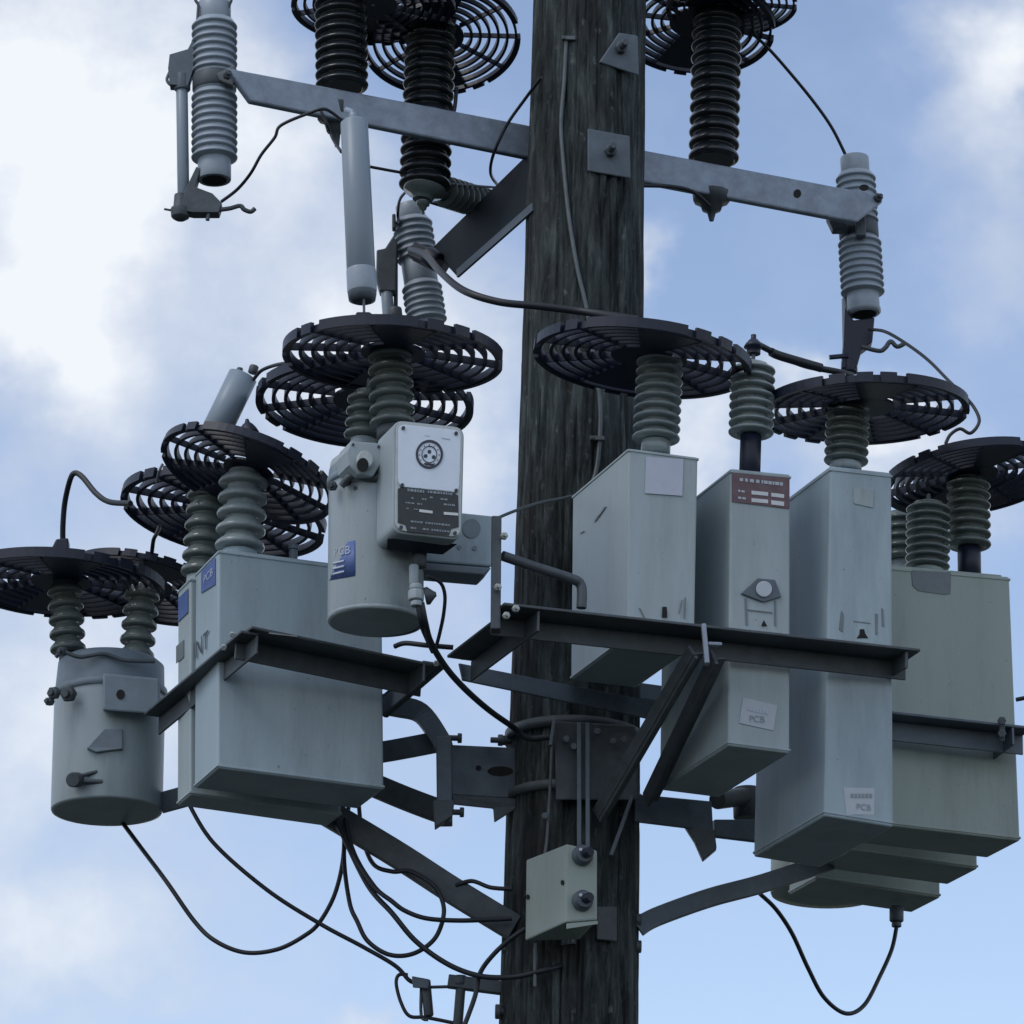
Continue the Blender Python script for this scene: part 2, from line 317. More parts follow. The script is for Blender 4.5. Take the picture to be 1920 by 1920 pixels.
# ------------------------------------------------------------------ ground
g = MB(); S = 2500; nn = 24
vs = [(-S + 2 * S * i / nn, -S + 2 * S * j / nn, 0) for j in range(nn + 1) for i in range(nn + 1)]
g.add(vs, [(j * (nn + 1) + i, j * (nn + 1) + i + 1, (j + 1) * (nn + 1) + i + 1, (j + 1) * (nn + 1) + i) for j in range(nn) for i in range(nn)])
M['ground'] = mat('dry_grass_ground', (.026, .032, .028), .9, var=.35, nscale=.8, bump=.3, bscale=9)
go = g.build('ground', 'ground'); go['kind'] = 'structure'

# ------------------------------------------------------------------ pole
pb, ptp = P(1067, 1900), P(1105, 5); xc = (pb.x + ptp.x) / 2
r_lo, r_hi = 129 * mpp(0, 1900), 105 * mpp(0, 0)
def prad(z): return r_lo + (r_hi - r_lo) * (z - pb.z) / (ptp.z - pb.z)
pole = thing('utility_pole', 'thick weathered wooden pole with deep grain running up the middle of the frame', 'utility pole', (xc, Y0, 0))
pm = MB(); seg = 260; z0, z1 = 0.0, 8.6; zs = [0, 1, 2, 2.6] + [2.9 + .018 * i for i in range(int((z1 - 2.9) / .018))] + [z1]
vs = []
for z in zs:
    rr = prad(z)
    for k in range(seg):
        an = 2 * math.pi * k / seg; cx_, sx_ = math.cos(an), math.sin(an)
        wob = .10 * mnoise.noise(Vector((cx_ * 1.5, sx_ * 1.5, z * .9))) + .03 * mnoise.noise(Vector((cx_ * 3, sx_ * 3, z * 3.1)))
        cx_w, sx_w = math.cos(an + wob), math.sin(an + wob)
        q = Vector((cx_ * 3.2, sx_ * 3.2, z * .6))
        crack = abs(mnoise.noise(Vector((cx_w * 7.5, sx_w * 7.5, z * .95))))
        crack = max(0, 1 - crack / .085) * (0.4 + .6 * max(0, mnoise.noise(Vector((cx_ * 2, sx_ * 2, z * 1.1 + 5))) + .45))
        fine_ = mnoise.noise(Vector((cx_w * 26, sx_w * 26, z * 3.0)))
        r_ = rr * (1 + .012 * mnoise.noise(q)) - .017 * crack + .0034 * fine_
        vs.append(Vector((xc + cx_ * r_, Y0 + sx_ * r_, z)))
fs = [(i * seg + k, i * seg + (k + 1) % seg, (i + 1) * seg + (k + 1) % seg, (i + 1) * seg + k) for i in range(len(zs) - 1) for k in range(seg)]
pm.add(vs, fs, True); pm.add(vs[-seg:], [tuple(range(seg))])
pm.build('shaft', 'wood', pole)
def pole_pt(px, py, off=0.0):      # point on the pole's near surface under this pixel
    r = ray(px, py); c = Vector((xc, Y0)); o2 = Vector((CAM.x, CAM.y)); dd = Vector((r.x, r.y)); rad = prad(P(px, py).z) + off
    a = dd.dot(dd); b = 2 * dd.dot(o2 - c); cc = (o2 - c).dot(o2 - c) - rad * rad; disc = max(0, b * b - 4 * a * cc)
    return CAM + r * ((-b - math.sqrt(disc)) / (2 * a))
for (pix, bolt_at) in (([(1160, 62), (1195, 68), (1197, 143), (1122, 118)], (1160, 95)), ([(1101, 242), (1180, 256), (1182, 336), (1101, 322)], (1142, 288))):
    c = pole_pt(*bolt_at); n = (Vector((c.x - xc, c.y - Y0, 0))).normalized(); n = (n + Vector((-.15, -.5, -.12))).normalized()
    pl = (c + n * .010, n); pw = MB(); patch(pw, pix, pl, 0, .007); w_ = pw.build('washer_plate', 'steel_mid', pole, bevel=.004)
    b_ = MB(); b_.bolt(c + n * .018, n, .018, .018); b_.cyl(c + n * .036, c + n * .075, .010, seg=12); b_.build('bolt', 'steel', w_, bevel=.001)
# small bolt heads and step stubs at the pole edges
for (px, py, rp) in ((948, 1757, 9), (1196, 1725, 12), (1196, 1775, 12), (935, 1897, 14), (940, 1388, 11), (948, 1780, 8)):
    A = P(px, py, -.04); dr = Vector((1, 0, 0)) if px > 1000 else Vector((-1, 0, 0))
    b_ = MB(); b_.cyl(A - dr * .03, A + dr * .008, rp * .6 * mpp(), seg=14); b_.bolt(A - dr * .004, dr, rp * mpp(), .014); b_.build('bolt', 'steel', pole)
# ground wire down the front of the pole
gw = [(1062, 70), (1058, 150), (1052, 230), (1056, 300), (1066, 400), (1082, 500), (1100, 580), (1115, 680), (1125, 760), (1124, 830), (1116, 890), (1096, 930)]
q = [pole_pt(x, y, .006) for x, y in gw]
o = MB().tube(spline(q, 8), 4.2 * mpp(), 8).build('ground_wire', 'wire'); tag(o, 'thin grey wire stapled down the front face of the wooden pole', 'wire')
for (x, y) in ((1066, 72), (1120, 822)):
    c = pole_pt(x, y, .01); st = MB(); st.bar(c - Vector((.02, 0, 0)), c + Vector((.02, 0, 0)), Z, .012, .012); st.bolt(c + Vector((-.014, -.004, 0)), Vector((0, -1, -.2)), .006, .006); st.build('staple', 'wire', pole, bevel=.002)

# ------------------------------------------------------------------ crossarms
DA, DB = -.24, .56
def armd(x): return DA + (DB - DA) * (x - 425) / (1640 - 425)
arm = thing('crossarm', 'long grey galvanised steel arm sloping across the top, bolted behind the pole', 'crossarm', P(1085, 290, armd(1085)))
poly = [(424, 126), (985, 233), (1208, 281), (1570, 350), (1652, 364), (1656, 378), (1607, 417), (1560, 408), (1208, 341), (985, 294), (470, 190)]
pa, pc, pb2 = P(424, 126, armd(424)), P(1652, 364, armd(1652)), P(470, 190, armd(470))
pl = plane(pa, pc, pb2)
front = [PL(x, y, pl[0], pl[1]) for x, y in poly]
back = (-pl[1]); back = Vector((back.x, back.y, 0)).normalized()
am = MB(); am.prism(front, back * .026); am.build('beam', 'galv', arm, bevel=.006)
h_ = MB(); patch(h_, circ(1495, 363, 7, 8), (pl[0], pl[1]), .001, .001); h_.build('bolt_hole', 'hole', arm)
h_ = MB(); patch(h_, circ(1620, 352, 9, 6), (pl[0], pl[1]), .001, .001); h_.build('bolt_hole', 'hole', arm)
for (x, y) in ((425, 142), (1645, 372)):
    b_ = MB(); c = PL(x, y, pl[0], pl[1]); b_.bolt(c, pl[1], .014, .014, .012); b_.build('bolt', 'steel', arm)
# arm going back-left from the pole
a2 = thing('brace_arm', 'dark wide steel arm reaching down-left from the pole beneath the long crossarm', 'crossarm', P(985, 350, .1))
q0, q1 = P(1010, 290, .10), P(815, 478, .62)
dirr = (q1 - q0).normalized(); up_ = Z
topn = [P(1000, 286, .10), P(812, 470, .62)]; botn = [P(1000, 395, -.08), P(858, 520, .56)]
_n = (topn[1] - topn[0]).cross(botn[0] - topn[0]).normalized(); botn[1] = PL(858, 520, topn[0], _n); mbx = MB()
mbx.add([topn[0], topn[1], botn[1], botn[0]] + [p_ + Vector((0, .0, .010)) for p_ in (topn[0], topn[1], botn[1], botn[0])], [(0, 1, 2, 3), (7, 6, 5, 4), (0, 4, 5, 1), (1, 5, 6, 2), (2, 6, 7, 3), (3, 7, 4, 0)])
mbx.build('bottom_flange', 'steel_shade', a2, bevel=.002)  # tilted flange; its underside shade is painted in by the near-black colour
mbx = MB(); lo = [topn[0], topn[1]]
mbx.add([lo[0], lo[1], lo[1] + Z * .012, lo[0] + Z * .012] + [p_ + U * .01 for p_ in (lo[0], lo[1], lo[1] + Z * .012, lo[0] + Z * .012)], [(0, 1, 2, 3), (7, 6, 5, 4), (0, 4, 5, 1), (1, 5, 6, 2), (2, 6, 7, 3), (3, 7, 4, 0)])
mbx.build('web', 'steel_shade', a2)
mbx = MB(); bb_ = [botn[0], botn[1]]
mbx.bar(bb_[0] + Z * .012, bb_[1] + Z * .012, Z, .026, .008); mbx.build('edge_lip', 'steel_mid', a2)
cl = MB(); cl.bar(P(775, 470, .60), P(835, 500, .56), Z, .05, .05); cl.cyl(P(800, 478, .52), P(822, 492, .50), .03); cl.build('clamp', 'black', a2, bevel=.006)

# ------------------------------------------------------------------ wildlife guard discs
def guard_proto():
    r0 = bpy.data.objects.new('guard_disc', None); C.objects.link(r0); RR = 1.0; Hh = .072
    def sector(mb, ra, rb, a0, a1, z0_, z1_, n=None):
        n = n or max(2, int((a1 - a0) / 5)); vs = []
        for k in range(n + 1):
            an = R(a0 + (a1 - a0) * k / n); c_, s_ = math.cos(an), math.sin(an)
            for (r_, z_) in ((ra, z0_), (rb, z0_), (rb, z1_), (ra, z1_)): vs.append((c_ * r_, s_ * r_, z_ - .05 * r_ * r_))
        fs = []
        for k in range(n):
            o_ = k * 4
            for j in range(4): fs.append((o_ + j, o_ + (j + 1) % 4, o_ + 4 + (j + 1) % 4, o_ + 4 + j))
        fs += [(3, 2, 1, 0), (n * 4, n * 4 + 1, n * 4 + 2, n * 4 + 3)]
        mb.add(vs, fs)
    def fin(mb, nm):
        me = bpy.data.meshes.new(nm); me.from_pydata(mb.v, [], mb.f); me.materials.append(M['black']); me.update()
        o_ = bpy.data.objects.new(nm, me); C.objects.link(o_); o_.parent = r0; return o_
    hb = MB(); sector(hb, .03, .30, 0, 360, 0, .03, 48)
    for a in (90, 270): sector(hb, .305, .90, a - 20, a + 20, 0, .028)
    fin(hb, 'hub_plate')
    gr_ = MB(); rad = [.40, .515, .63, .745, .86]
    for i, r_ in enumerate(rad):
        for (a0, a1) in ((-70, 70), (110, 250)): sector(gr_, r_ - .017, r_ + .017, a0, a1, 0, Hh)
    for a in (-70, -35, 0, 35, 70, 110, 145, 180, 215, 250):
        c_, s_ = math.cos(R(a)), math.sin(R(a)); A = Vector((c_ * .30, s_ * .30, Hh / 2 - .005)); B = Vector((c_ * .97, s_ * .97, Hh / 2 - .05)); gr_.bar(A, B, Z, Hh, .02)
    fin(gr_, 'grille')
    rm = MB(); sector(rm, .955, .985, 0, 360, -.002, Hh - .006, 72)
    a = 0
    for ln, gap in ((52, 4), (9, 6), (9, 4), (9, 6), (56, 5), (12, 6), (26, 4), (8, 6), (54, 5), (9, 7), (9, 4), (34, 4)):
        sector(rm, .9855, 1.028, a, min(a + ln, 358), -.010, Hh + .016); a += ln + gap
    fin(rm, 'rim'); return r0
PROTO = guard_proto(); used_proto = [False]
def copy_tree(o, parent=None):
    c = o.copy(); C.objects.link(c); c.parent = parent
    for ch in o.children: copy_tree(ch, c)
    return c
def guard(px, py, d, rpx, tilt, lean, rot, label):
    if used_proto[0]: o = copy_tree(PROTO)
    else: o = PROTO; used_proto[0] = True
    k = rpx * mpp(d, py); o.location = P(px, py, d); o.scale = (k, k, k)
    o.rotation_euler = (Matrix.Rotation(R(-tilt), 3, 'X') @ Matrix.Rotation(R(lean), 3, 'Y') @ Matrix.Rotation(R(rot), 3, 'Z')).to_euler()
    tag(o, label, 'wildlife guard', 'black slotted guard discs on the bushings')
    return o

# ------------------------------------------------------------------ racks
def rack(name, label): return thing(name, label, 'rack', (0, 0, 0))
FR = thing('equipment_rack', 'dark angle-iron rack on the near side of the pole holding three tall grey capacitors', 'steel rack', P(1100, 1180, -.5))
dF0, dF1 = -1.0, -.64
A, B = P(945, 1129, dF0), P(1726, 1216, dF1)
MB().angle(A, B, V, .105, .05).build('front_rail', 'steel', FR, bevel=.002)
A2, B2 = P(962, 1132, dF0 + .012), P(838, 1228, -.54)
MB().angle(A2, B2, U, .075, .055).build('side_rail', 'steel', FR, bevel=.002)
mbx = MB(); mbx.bar(P(1700, 1235, dF1), P(1500, 1345, .05), Z, .05, .008); mbx.build('side_rail', 'steel', FR)
mbx = MB(); mbx.hexa([P(861, 1243, -.50), P(1240, 1318, -.26), P(1240, 1352, -.26), P(868, 1275, -.50)] + [p_ + V * .01 for p_ in (P(861, 1243, -.50), P(1240, 1318, -.26), P(1240, 1352, -.26), P(868, 1275, -.50))])
mbx.build('rear_rail', 'steel_mid', FR, bevel=.002)
for (x0, y0, x1, y1, d0, d1, wd) in ((1300, 1222, 1120, 1530, -.80, -.25, .045), (1340, 1232, 1212, 1500, -.78, -.20, .045)):
    mbx = MB(); mbx.bar(P(x0, y0, d0), P(x1, y1, d1), Vector((0, -1, .3)), .010, wd); mbx.bar(P(x0 + 10, y0 + 2, d0), P(x1 + 10, y1 + 2, d1), Vector((0, -1, .3)), .035, .007); mbx.build('diagonal_strut', 'steel', FR, bevel=.002)
mbx = MB(); mbx.bar(P(1319, 1172, -.86), P(1326, 1246, -.86), Vector((0, -1, 0)), .03, .012); mbx.bar(P(1326, 1208, -.86), P(1352, 1209, -.85), Z, .009, .02); mbx.build('clip', 'galv', FR, bevel=.002)
mbx = MB(); mbx.bar(P(931, 972, -.96), P(929, 1184, -.96), Vector((0, -1, 0)), .045, .026); mbx.build('upright', 'steel', FR, bevel=.003)
for (x, y) in ((944, 1006), (932, 1102), (948, 1155), (966, 1142)):
    b_ = MB(); b_.bolt(P(x, y, -.99), Vector((.3, -1, -.1)), .010, .012, .01); b_.build('bolt', 'trim', FR)
mbx = MB(); mbx.tube(spline([P(942, 1042, -.94), P(1000, 1062, -.90), P(1074, 1086, -.86), P(1088, 1096, -.85), P(1091, 1112, -.85), P(1090, 1140, -.85)], 6), 9.5 * mpp(-.7), 12); mbx.build('bent_pipe', 'steel', FR)
for (x, y) in ((868, 1232), (880, 1262), (1245, 1336), (1690, 1224)):
    b_ = MB(); b_.bolt(P(x, y, -.42 if x < 1000 else -.5), Vector((.2, -1, -.2)), .009, .01); b_.build('bolt', 'steel_mid', FR)

LR = thing('equipment_rack', 'dark angle-iron rack at the left around the blue-stickered grey capacitors', 'steel rack', P(600, 1230, -.5))
dL0, dL1 = -.80, -.56
MB().angle(P(472, 1173, dL0), P(822, 1246, dL1), V, .105, .055).build('front_rail', 'steel', LR, bevel=.002)
MB().angle(P(452, 1181, dL0 + .01), P(270, 1336, -.10), U, .05, .05).build('side_rail', 'steel', LR, bevel=.002)
mbx = MB(); mbx.hexa([P(822, 1246, dL1), P(830, 1250, dL1), P(720, 1345, -.2), P(706, 1330, -.2)] + [p_ + U * .01 for p_ in (P(822, 1246, dL1), P(830, 1250, dL1), P(720, 1345, -.2), P(706, 1330, -.2))]); mbx.build('corner_gusset', 'steel', LR)
MB().angle(P(826, 1243, dL1), P(712, 1338, -.18), -U, .05, .05).build('side_rail', 'steel_mid', LR, bevel=.002)
for (x, y) in ((436, 1189), (420, 1213), (818, 1243)):
    b_ = MB(); b_.bolt(P(x, y, dL0 - .01 if x < 600 else dL1 - .02), Vector((0, -1, -.6)), .008, .01); b_.build('bolt', 'trim', LR)
mbx = MB(); mbx.bar(P(505, 1187, dL0 + .02), P(556, 1193, dL0 + .045), Vector((0, -.3, 1)), .003, .012); mbx.build('slot', 'trim', LR)
RK = thing('equipment_rack', 'grey angle-iron rack at the right edge across the widest capacitor', 'steel rack', P(1790, 1350, -.1))
dR0, dR1 = -.26, -.14
mbx = MB(); mbx.angle(P(1655, 1331, dR0), P(1935, 1362, dR1), V, .07, .055); mbx.build('front_rail', 'steel_mid', RK, bevel=.002)
b_ = MB()
for (x, y) in ((1878, 1352), (1878, 1376)): b_.bolt(P(x, y, -.2), Vector((0, -1, -.2)), .012, .014)
b_.bar(P(1879, 1346, -.18), P(1879, 1390, -.18), Vector((0, -1, 0)), .012, .014); b_.build('rail_bolt', 'steel', RK)
MB().angle(P(1935, 1362, dR1), P(1790, 1470, .4), -U, .06, .05).build('side_rail', 'steel_mid', RK, bevel=.002)

# ------------------------------------------------------------------ pole bracket hardware
BK = thing('pole_bracket', 'heavy galvanised bracket and braces clamped round the pole below the racks', 'bracket', P(1000, 1460, 0))
def quad(nm, pix, ds, th, mt='steel_mid', bev=.003):
    q = [P(x, y, d_) for (x, y), d_ in zip(pix, ds)]; n = (q[1] - q[0]).cross(q[2] - q[0]).normalized()
    if n.dot(CAM - q[0]) > 0: n = -n
    mb = MB(); mb.prism(q, n * th); return mb.build(nm, mt, BK, bevel=bev)
plt_ = quad('side_plate', [(846, 1396), (975, 1402), (980, 1498), (848, 1490)], (-.12, -.06, -.06, -.12), .012, 'steel_mid')
quad('bottom_flange', [(848, 1490), (980, 1498), (975, 1512), (928, 1542), (926, 1516), (850, 1508)], (-.14, -.08, -.08, -.1, -.1, -.14), .01, 'steel')
mb = MB(); c0, n0 = plane(P(846, 1396, -.12), P(975, 1402, -.06), P(848, 1490, -.12))
patch(mb, circ(938, 1446, 24, 9), (c0, n0), .001, .001); patch(mb, circ(897, 1440, 5), (c0, n0), .001, .001); mb.build('slot', 'hole', plt_)
mb = MB(); mb.bar(P(832, 1385, -.16), P(834, 1546, -.16), Vector((0, -1, 0)), .05, .042); mb.build('channel', 'steel_mid', BK, bevel=.003)
quad('channel_foot', [(812, 1500), (852, 1500), (848, 1530), (815, 1552)], (-.2, -.2, -.2, -.2), .03, 'steel')
for (x, y, dx_) in ((858, 1384, 1), (862, 1523, 1), (940, 1388, -1)):
    b_ = MB(); A = P(x, y, -.13); b_.cyl(A - Vector((.03, 0, 0)), A + Vector((.012, 0, 0)), .008, seg=10); b_.bolt(A, Vector((1, 0, 0)), .014, .012); b_.build('bolt', 'steel', BK)
mb = MB(); mb.tube(spline([P(738, 1318, -.10), P(770, 1318, -.11), P(790, 1330, -.12), P(830, 1380, -.14), P(838, 1395, -.14)], 6), .001, 4)
def ribbon(nm, pts, wpx, depth, mt='steel_mid'):
    q = spline([P(*p_) for p_ in pts], 6); mb = MB(); vs = []; k = mpp()
    for i, p_ in enumerate(q):
        t = (q[min(i + 1, len(q) - 1)] - q[max(i - 1, 0)]).normalized(); vd = (p_ - CAM).normalized(); s_ = t.cross(vd).normalized(); dd = Vector((0, 1, 0)) * depth
        vs += [p_ - s_ * wpx / 2 * k, p_ + s_ * wpx / 2 * k, p_ + s_ * wpx / 2 * k + dd, p_ - s_ * wpx / 2 * k + dd]
    fs = [(o_ * 4 + j, o_ * 4 + (j + 1) % 4, o_ * 4 + 4 + (j + 1) % 4, o_ * 4 + 4 + j) for o_ in range(len(q) - 1) for j in range(4)] + [(3, 2, 1, 0), tuple((len(q) - 1) * 4 + j for j in range(4))]
    mb.add(vs, fs); return mb.build(nm, mt, BK, bevel=.002)
ribbon('curved_brace', [(700, 1316, -.08), (745, 1322, -.09), (790, 1335, -.10), (826, 1385, -.12), (832, 1402, -.12)], 34, .03)
ribbon('tie_bar', [(300, 1505, .1), (560, 1436, .0), (735, 1406, -.06), (830, 1388, -.08)], 38, .012)
ribbon('tie_bar', [(520, 1390, .05), (735, 1484, -.05), (840, 1524, -.08)], 40, .03, 'steel')
ribbon('lower_brace', [(440, 1420, -.05), (560, 1490, -.07), (735, 1594, -.10), (850, 1668, -.12), (965, 1738, -.12)], 46, .03, 'steel')
ribbon('lower_brace', [(1196, 1738, -.05), (1230, 1718, -.02), (1330, 1682, .05), (1430, 1655, .15), (1560, 1612, .35)], 33, .02, 'steel_mid')
quad('side_plate', [(1190, 1488), (1335, 1502), (1338, 1558), (1190, 1540)], (-.10, -.02, -.02, -.10), .012, 'steel_mid')
quad('tongue', [(1284, 1548), (1340, 1556), (1344, 1590), (1318, 1612), (1302, 1576)], (-.04,) * 5, .03, 'steel')
quad('rear_channel', [(1340, 1536), (1440, 1536), (1440, 1580), (1340, 1568)], (.05, .1, .1, .05), .02, 'steel_mid')
quad('rear_channel', [(1190, 1278), (1262, 1288), (1262, 1318), (1190, 1308)], (.22, .3, .3, .22), .02, 'steel_mid')
mb = MB(); mb.tube([P(1345, 1500, .05), P(1405, 1492, .2)], .026, 16); mb.cyl(P(1400, 1478, .2), P(1402, 1535, .2), .04); mb.build('pivot', 'steel', BK)
# clamp mass on the front of the pole
cb = MB(); rr = prad(P(1080, 1440).z)
for (ya, yb) in ((1378, 1396), (1496, 1512)):
    za, zb = P(1080, ya).z, P(1080, yb).z
    cb.lathe(Vector((xc, Y0, zb)), Vector((xc, Y0, za)), [(0, rr), (0, rr + .012), (1, rr + .012), (1, rr)], 48, False)
cb.build('pole_band', 'steel', BK)
mb = MB(); mb.hexa([P(1040, 1352, -.24), P(1190, 1360, -.2), P(1198, 1500, -.2), P(1042, 1500, -.24)] + [P(1040, 1352, -.19), P(1190, 1360, -.13), P(1198, 1500, -.13), P(1042, 1500, -.19)]); mb.build('clamp_plate', 'steel', BK, bevel=.004)
for x in (1086, 1102):
    mb = MB(); mb.bar(P(x, 1356, -.26), P(x, 1590, -.27), Vector((0, -1, 0)), .016, .012); mb.build('conduit', 'steel_mid', BK, bevel=.002)
for (x, y) in ((1062, 1386), (1076, 1400), (1120, 1372), (1150, 1390), (1022, 1530), (1170, 1388)):
    b_ = MB(); b_.bolt(P(x, y, -.25), Vector((0, -1, -.2)), .010, .014); b_.build('bolt', 'steel_mid', BK)
mb = MB(); mb.bar(P(1040, 1350, -.26), P(1032, 1400, -.26), Vector((0, -1, 0)), .03, .01); mb.build('strap', 'steel_mid', BK, bevel=.002); mb = MB(); mb.bar(P(1186, 1492, -.20), P(1145, 1605, -.20), Vector((0, -1, 0)), .02, .01); mb.build('strap', 'steel_mid', BK, bevel=.002)

# ------------------------------------------------------------------ capacitors
def can(label, FLt, FRt, FLb, FRb, dl, dr, Ln, mt='paint', group='box capacitors in the racks', v=V, lug=False):
    q = [P(*FLt, dl), P(*FRt, dr), P(*FRb, dr), P(*FLb, dl)]; ctr = (q[2] + q[3]) / 2 + v * Ln / 2
    t = thing('capacitor', label, 'capacitor', ctr, group)
    mb = MB(); mb.hexa(q + [p_ + v * Ln for p_ in q]); b_ = mb.build('case', mt, t, bevel=.006, seg=3)
    mb = MB(); top = [q[0], q[1], q[1] + v * Ln, q[0] + v * Ln]; cen = sum(top, Vector()) / 4
    mb.prism([cen + (p_ - cen) * .90 + Z * .0005 for p_ in top], Z * .006); mb.build('lid', mt, t, bevel=.002)
    nf = plane(q[0], q[1], q[3])[1]; sn = plane(q[0], q[3], q[0] + v)[1]
    # folded rim under the lid and above the base, standing a few millimetres proud
    for tt, nm in ((.012, 'top_rim'), (.988, 'base_rim')):
        mb = MB()
        c = [q[0].lerp(q[3], tt), q[1].lerp(q[2], tt)]; c += [c[1] + v * Ln, c[0] + v * Ln]
        for i in range(4):
            m0, m1 = c[i], c[(i + 1) % 4]; o_ = (nf, -sn, -nf, sn)[i] * .0006
            d0 = (m1 - m0).normalized() * .001; mb.bar(m0 + o_ - d0, m1 + o_ + d0, Z, .006, .0035)
        mb.build(nm, mt, t, bevel=.001)
    if lug:
        for sd in (-1, 1):
            m0 = (q[0] + q[3]) / 2; base_ = q[0].lerp(q[3], .16) + v * (Ln * .5) if sd < 0 else q[1].lerp(q[2], .16) + v * (Ln * .5); o_ = sn if sd < 0 else -sn
            mb = MB(); mb.box(base_ + o_ * .012, v * .022, o_ * .0115, Z * .012); mb.build('lifting_lug', mt, t, bevel=.003)
    return t, b_, q
def case_plane(q): return plane(q[0], q[1], q[3])
def marks(t, q, specs, mt):    # small dashes standing for print worn past reading
    mb = MB(); pl_ = case_plane(q)
    for (x0, y0, x1, y1, h) in specs: patch(mb, [(x0, y0), (x1, y1), (x1, y1 + h), (x0, y0 + h)], pl_, .0032, .0008)
    return mb.build('worn_print', mt, t)
# 1: left of the three in the front rack
t1, b1, q1_ = can('short wide-sided grey capacitor with a pale square sticker, left one in the near rack', (1178, 840), (1309, 857), (1176, 1196), (1302, 1212), -.77, -.715, .405, 'paint')
mb = MB(); patch(mb, [(1211, 857), (1281, 861), (1279, 930), (1209, 925)], case_plane(q1_)); mb.build('sticker', 'greystk', t1)
mb = MB(); patch(mb, [(1242, 1138), (1250, 1138), (1251, 1158), (1241, 1158)], case_plane(q1_)); mb.build('bolt', 'hole', t1)
mb = MB()
for (a, b) in (((1198, 1140), (1208, 1160)), ((1278, 1125), (1273, 1150)), ((1284, 1120), (1283, 1160))): patch(mb, [a, (a[0] + 2, a[1]), (b[0] + 2, b[1]), b], case_plane(q1_))
side = plane(q1_[0], q1_[3], q1_[0] + V)
for (a, b) in (((1120, 970), (1134, 950)), ((1114, 978), (1122, 966)), ((1087, 1000), (1094, 996))): patch(mb, [a, (a[0] + 3, a[1]), (b[0] + 3, b[1]), b], side)
mb.build('scratch', 'darkpatch', t1)
bushing(t1, (1230, 826), (1239, 650), -.58, 45, 28, 10, 'porc_light', neck=22, neck_r=28, neck_mt='porc_light')
# 2: middle
t2, b2, q2_ = can('tall grey capacitor with a red label under its top edge, middle of the near rack', (1370, 878), (1482, 889), (1365, 1398), (1481, 1413), -.66, -.61, .47, 'paint')
pl2 = case_plane(q2_); lab = MB(); patch(lab, [(1372, 886), (1480, 896), (1480, 954), (1372, 941)], pl2); lb = lab.build('red_label', 'redlabel', t2)
lab = MB()
for (x0, y0, x1, y1) in ((1409, 920, 1440, 929), (1446, 924, 1470, 933), (1409, 934, 1440, 943), (1446, 938, 1470, 948)): patch(lab, [(x0, y0), (x1, y0 + 3), (x1, y1 + 1), (x0, y1 - 2)], pl2, .0032, .0008)
lab.build('number_strip', 'white', lb)
sp = []; x = 1387; random.seed(5)
while x < 1466:
    w_ = random.uniform(3, 8); y = 896 + (x - 1387) * .11; sp.append((x, y, x + w_, y + w_ * .11, 6)); x += w_ + random.choice((1.4, 1.4, 4))
sp += [(1384, 918, 1388, 919, 4), (1390, 919, 1396, 920, 4), (1384, 931, 1390, 932, 4), (1392, 932, 1398, 933, 4)]
marks(lb, q2_, sp, 'sticker')
sk = MB(); patch(sk, [(1393, 1308), (1457, 1323), (1450, 1370), (1386, 1356)], pl2); sk_ = sk.build('sticker', 'sticker', t2)
marks(sk_, q2_, [(1400 + i * 6, 1325 + i * 1.2, 1404.5 + i * 6, 1326 + i * 1.2, 7) for i in range(7)], 'greystk')
c_ = PL(1419, 1349, pl2[0] + pl2[1] * .003, pl2[1]); text('PCB', c_, (q2_[1] - q2_[0]), pl2[1], 13 * mpp(-.7), 'dim', sk_)
hb = MB(); patch(hb, [(1420, 1085), (1452, 1088), (1464, 1120), (1438, 1128), (1430, 1130), (1388, 1114)], pl2, .001, .006); ho = hb.build('lug_plate', 'steel_mid', t2, bevel=.002)
hb = MB(); patch(hb, circ(1432, 1105, 15, 15), pl2, .008, .004); hb.build('round_boss', 'sticker', ho, bevel=.002)
hb = MB(); patch(hb, [(1427, 1174), (1432, 1163), (1438, 1174)], pl2); hb.build('bolt', 'hole', t2)
hb = MB(); patch(hb, [(1396, 1122), (1400, 1122), (1402, 1172), (1398, 1172)], pl2); patch(hb, [(1452, 1126), (1455, 1126), (1455, 1174), (1452, 1174)], pl2); patch(hb, [(1398, 1142), (1448, 1148), (1448, 1150), (1398, 1144)], pl2); hb.build('scratch', 'darkpatch', t2)
bushing(t2, (1408, 815), (1412, 684), -.55, 43, 28, 8, 'porc_light', stud=14, neck=72, neck_r=20, neck_mt='black')
# 3: right
t3, b3, q3_ = can('tallest blue-grey capacitor with a pale sticker at its foot, right one in the near rack', (1557, 873), (1672, 886), (1545, 1530), (1675, 1551), -.56, -.52, .46, 'paint_blue')
pl3 = case_plane(q3_)
sk = MB(); patch(sk, [(1581, 1477), (1650, 1478), (1652, 1527), (1587, 1528)], pl3); sk_ = sk.build('sticker', 'sticker', t3)
marks(sk_, q3_, [(1595 + i * 7, 1488, 1600 + i * 7, 1488, 8) for i in range(6)], 'dim')
c_ = PL(1619, 1514, pl3[0] + pl3[1] * .003, pl3[1]); text('PCB', c_, (q3_[1] - q3_[0]), pl3[1], 12 * mpp(-.55), 'dim', sk_)
hb = MB(); patch(hb, [(1612, 1180), (1620, 1180), (1622, 1188), (1628, 1197), (1606, 1197), (1611, 1190)], pl3); hb.build('bolt', 'hole', t3)
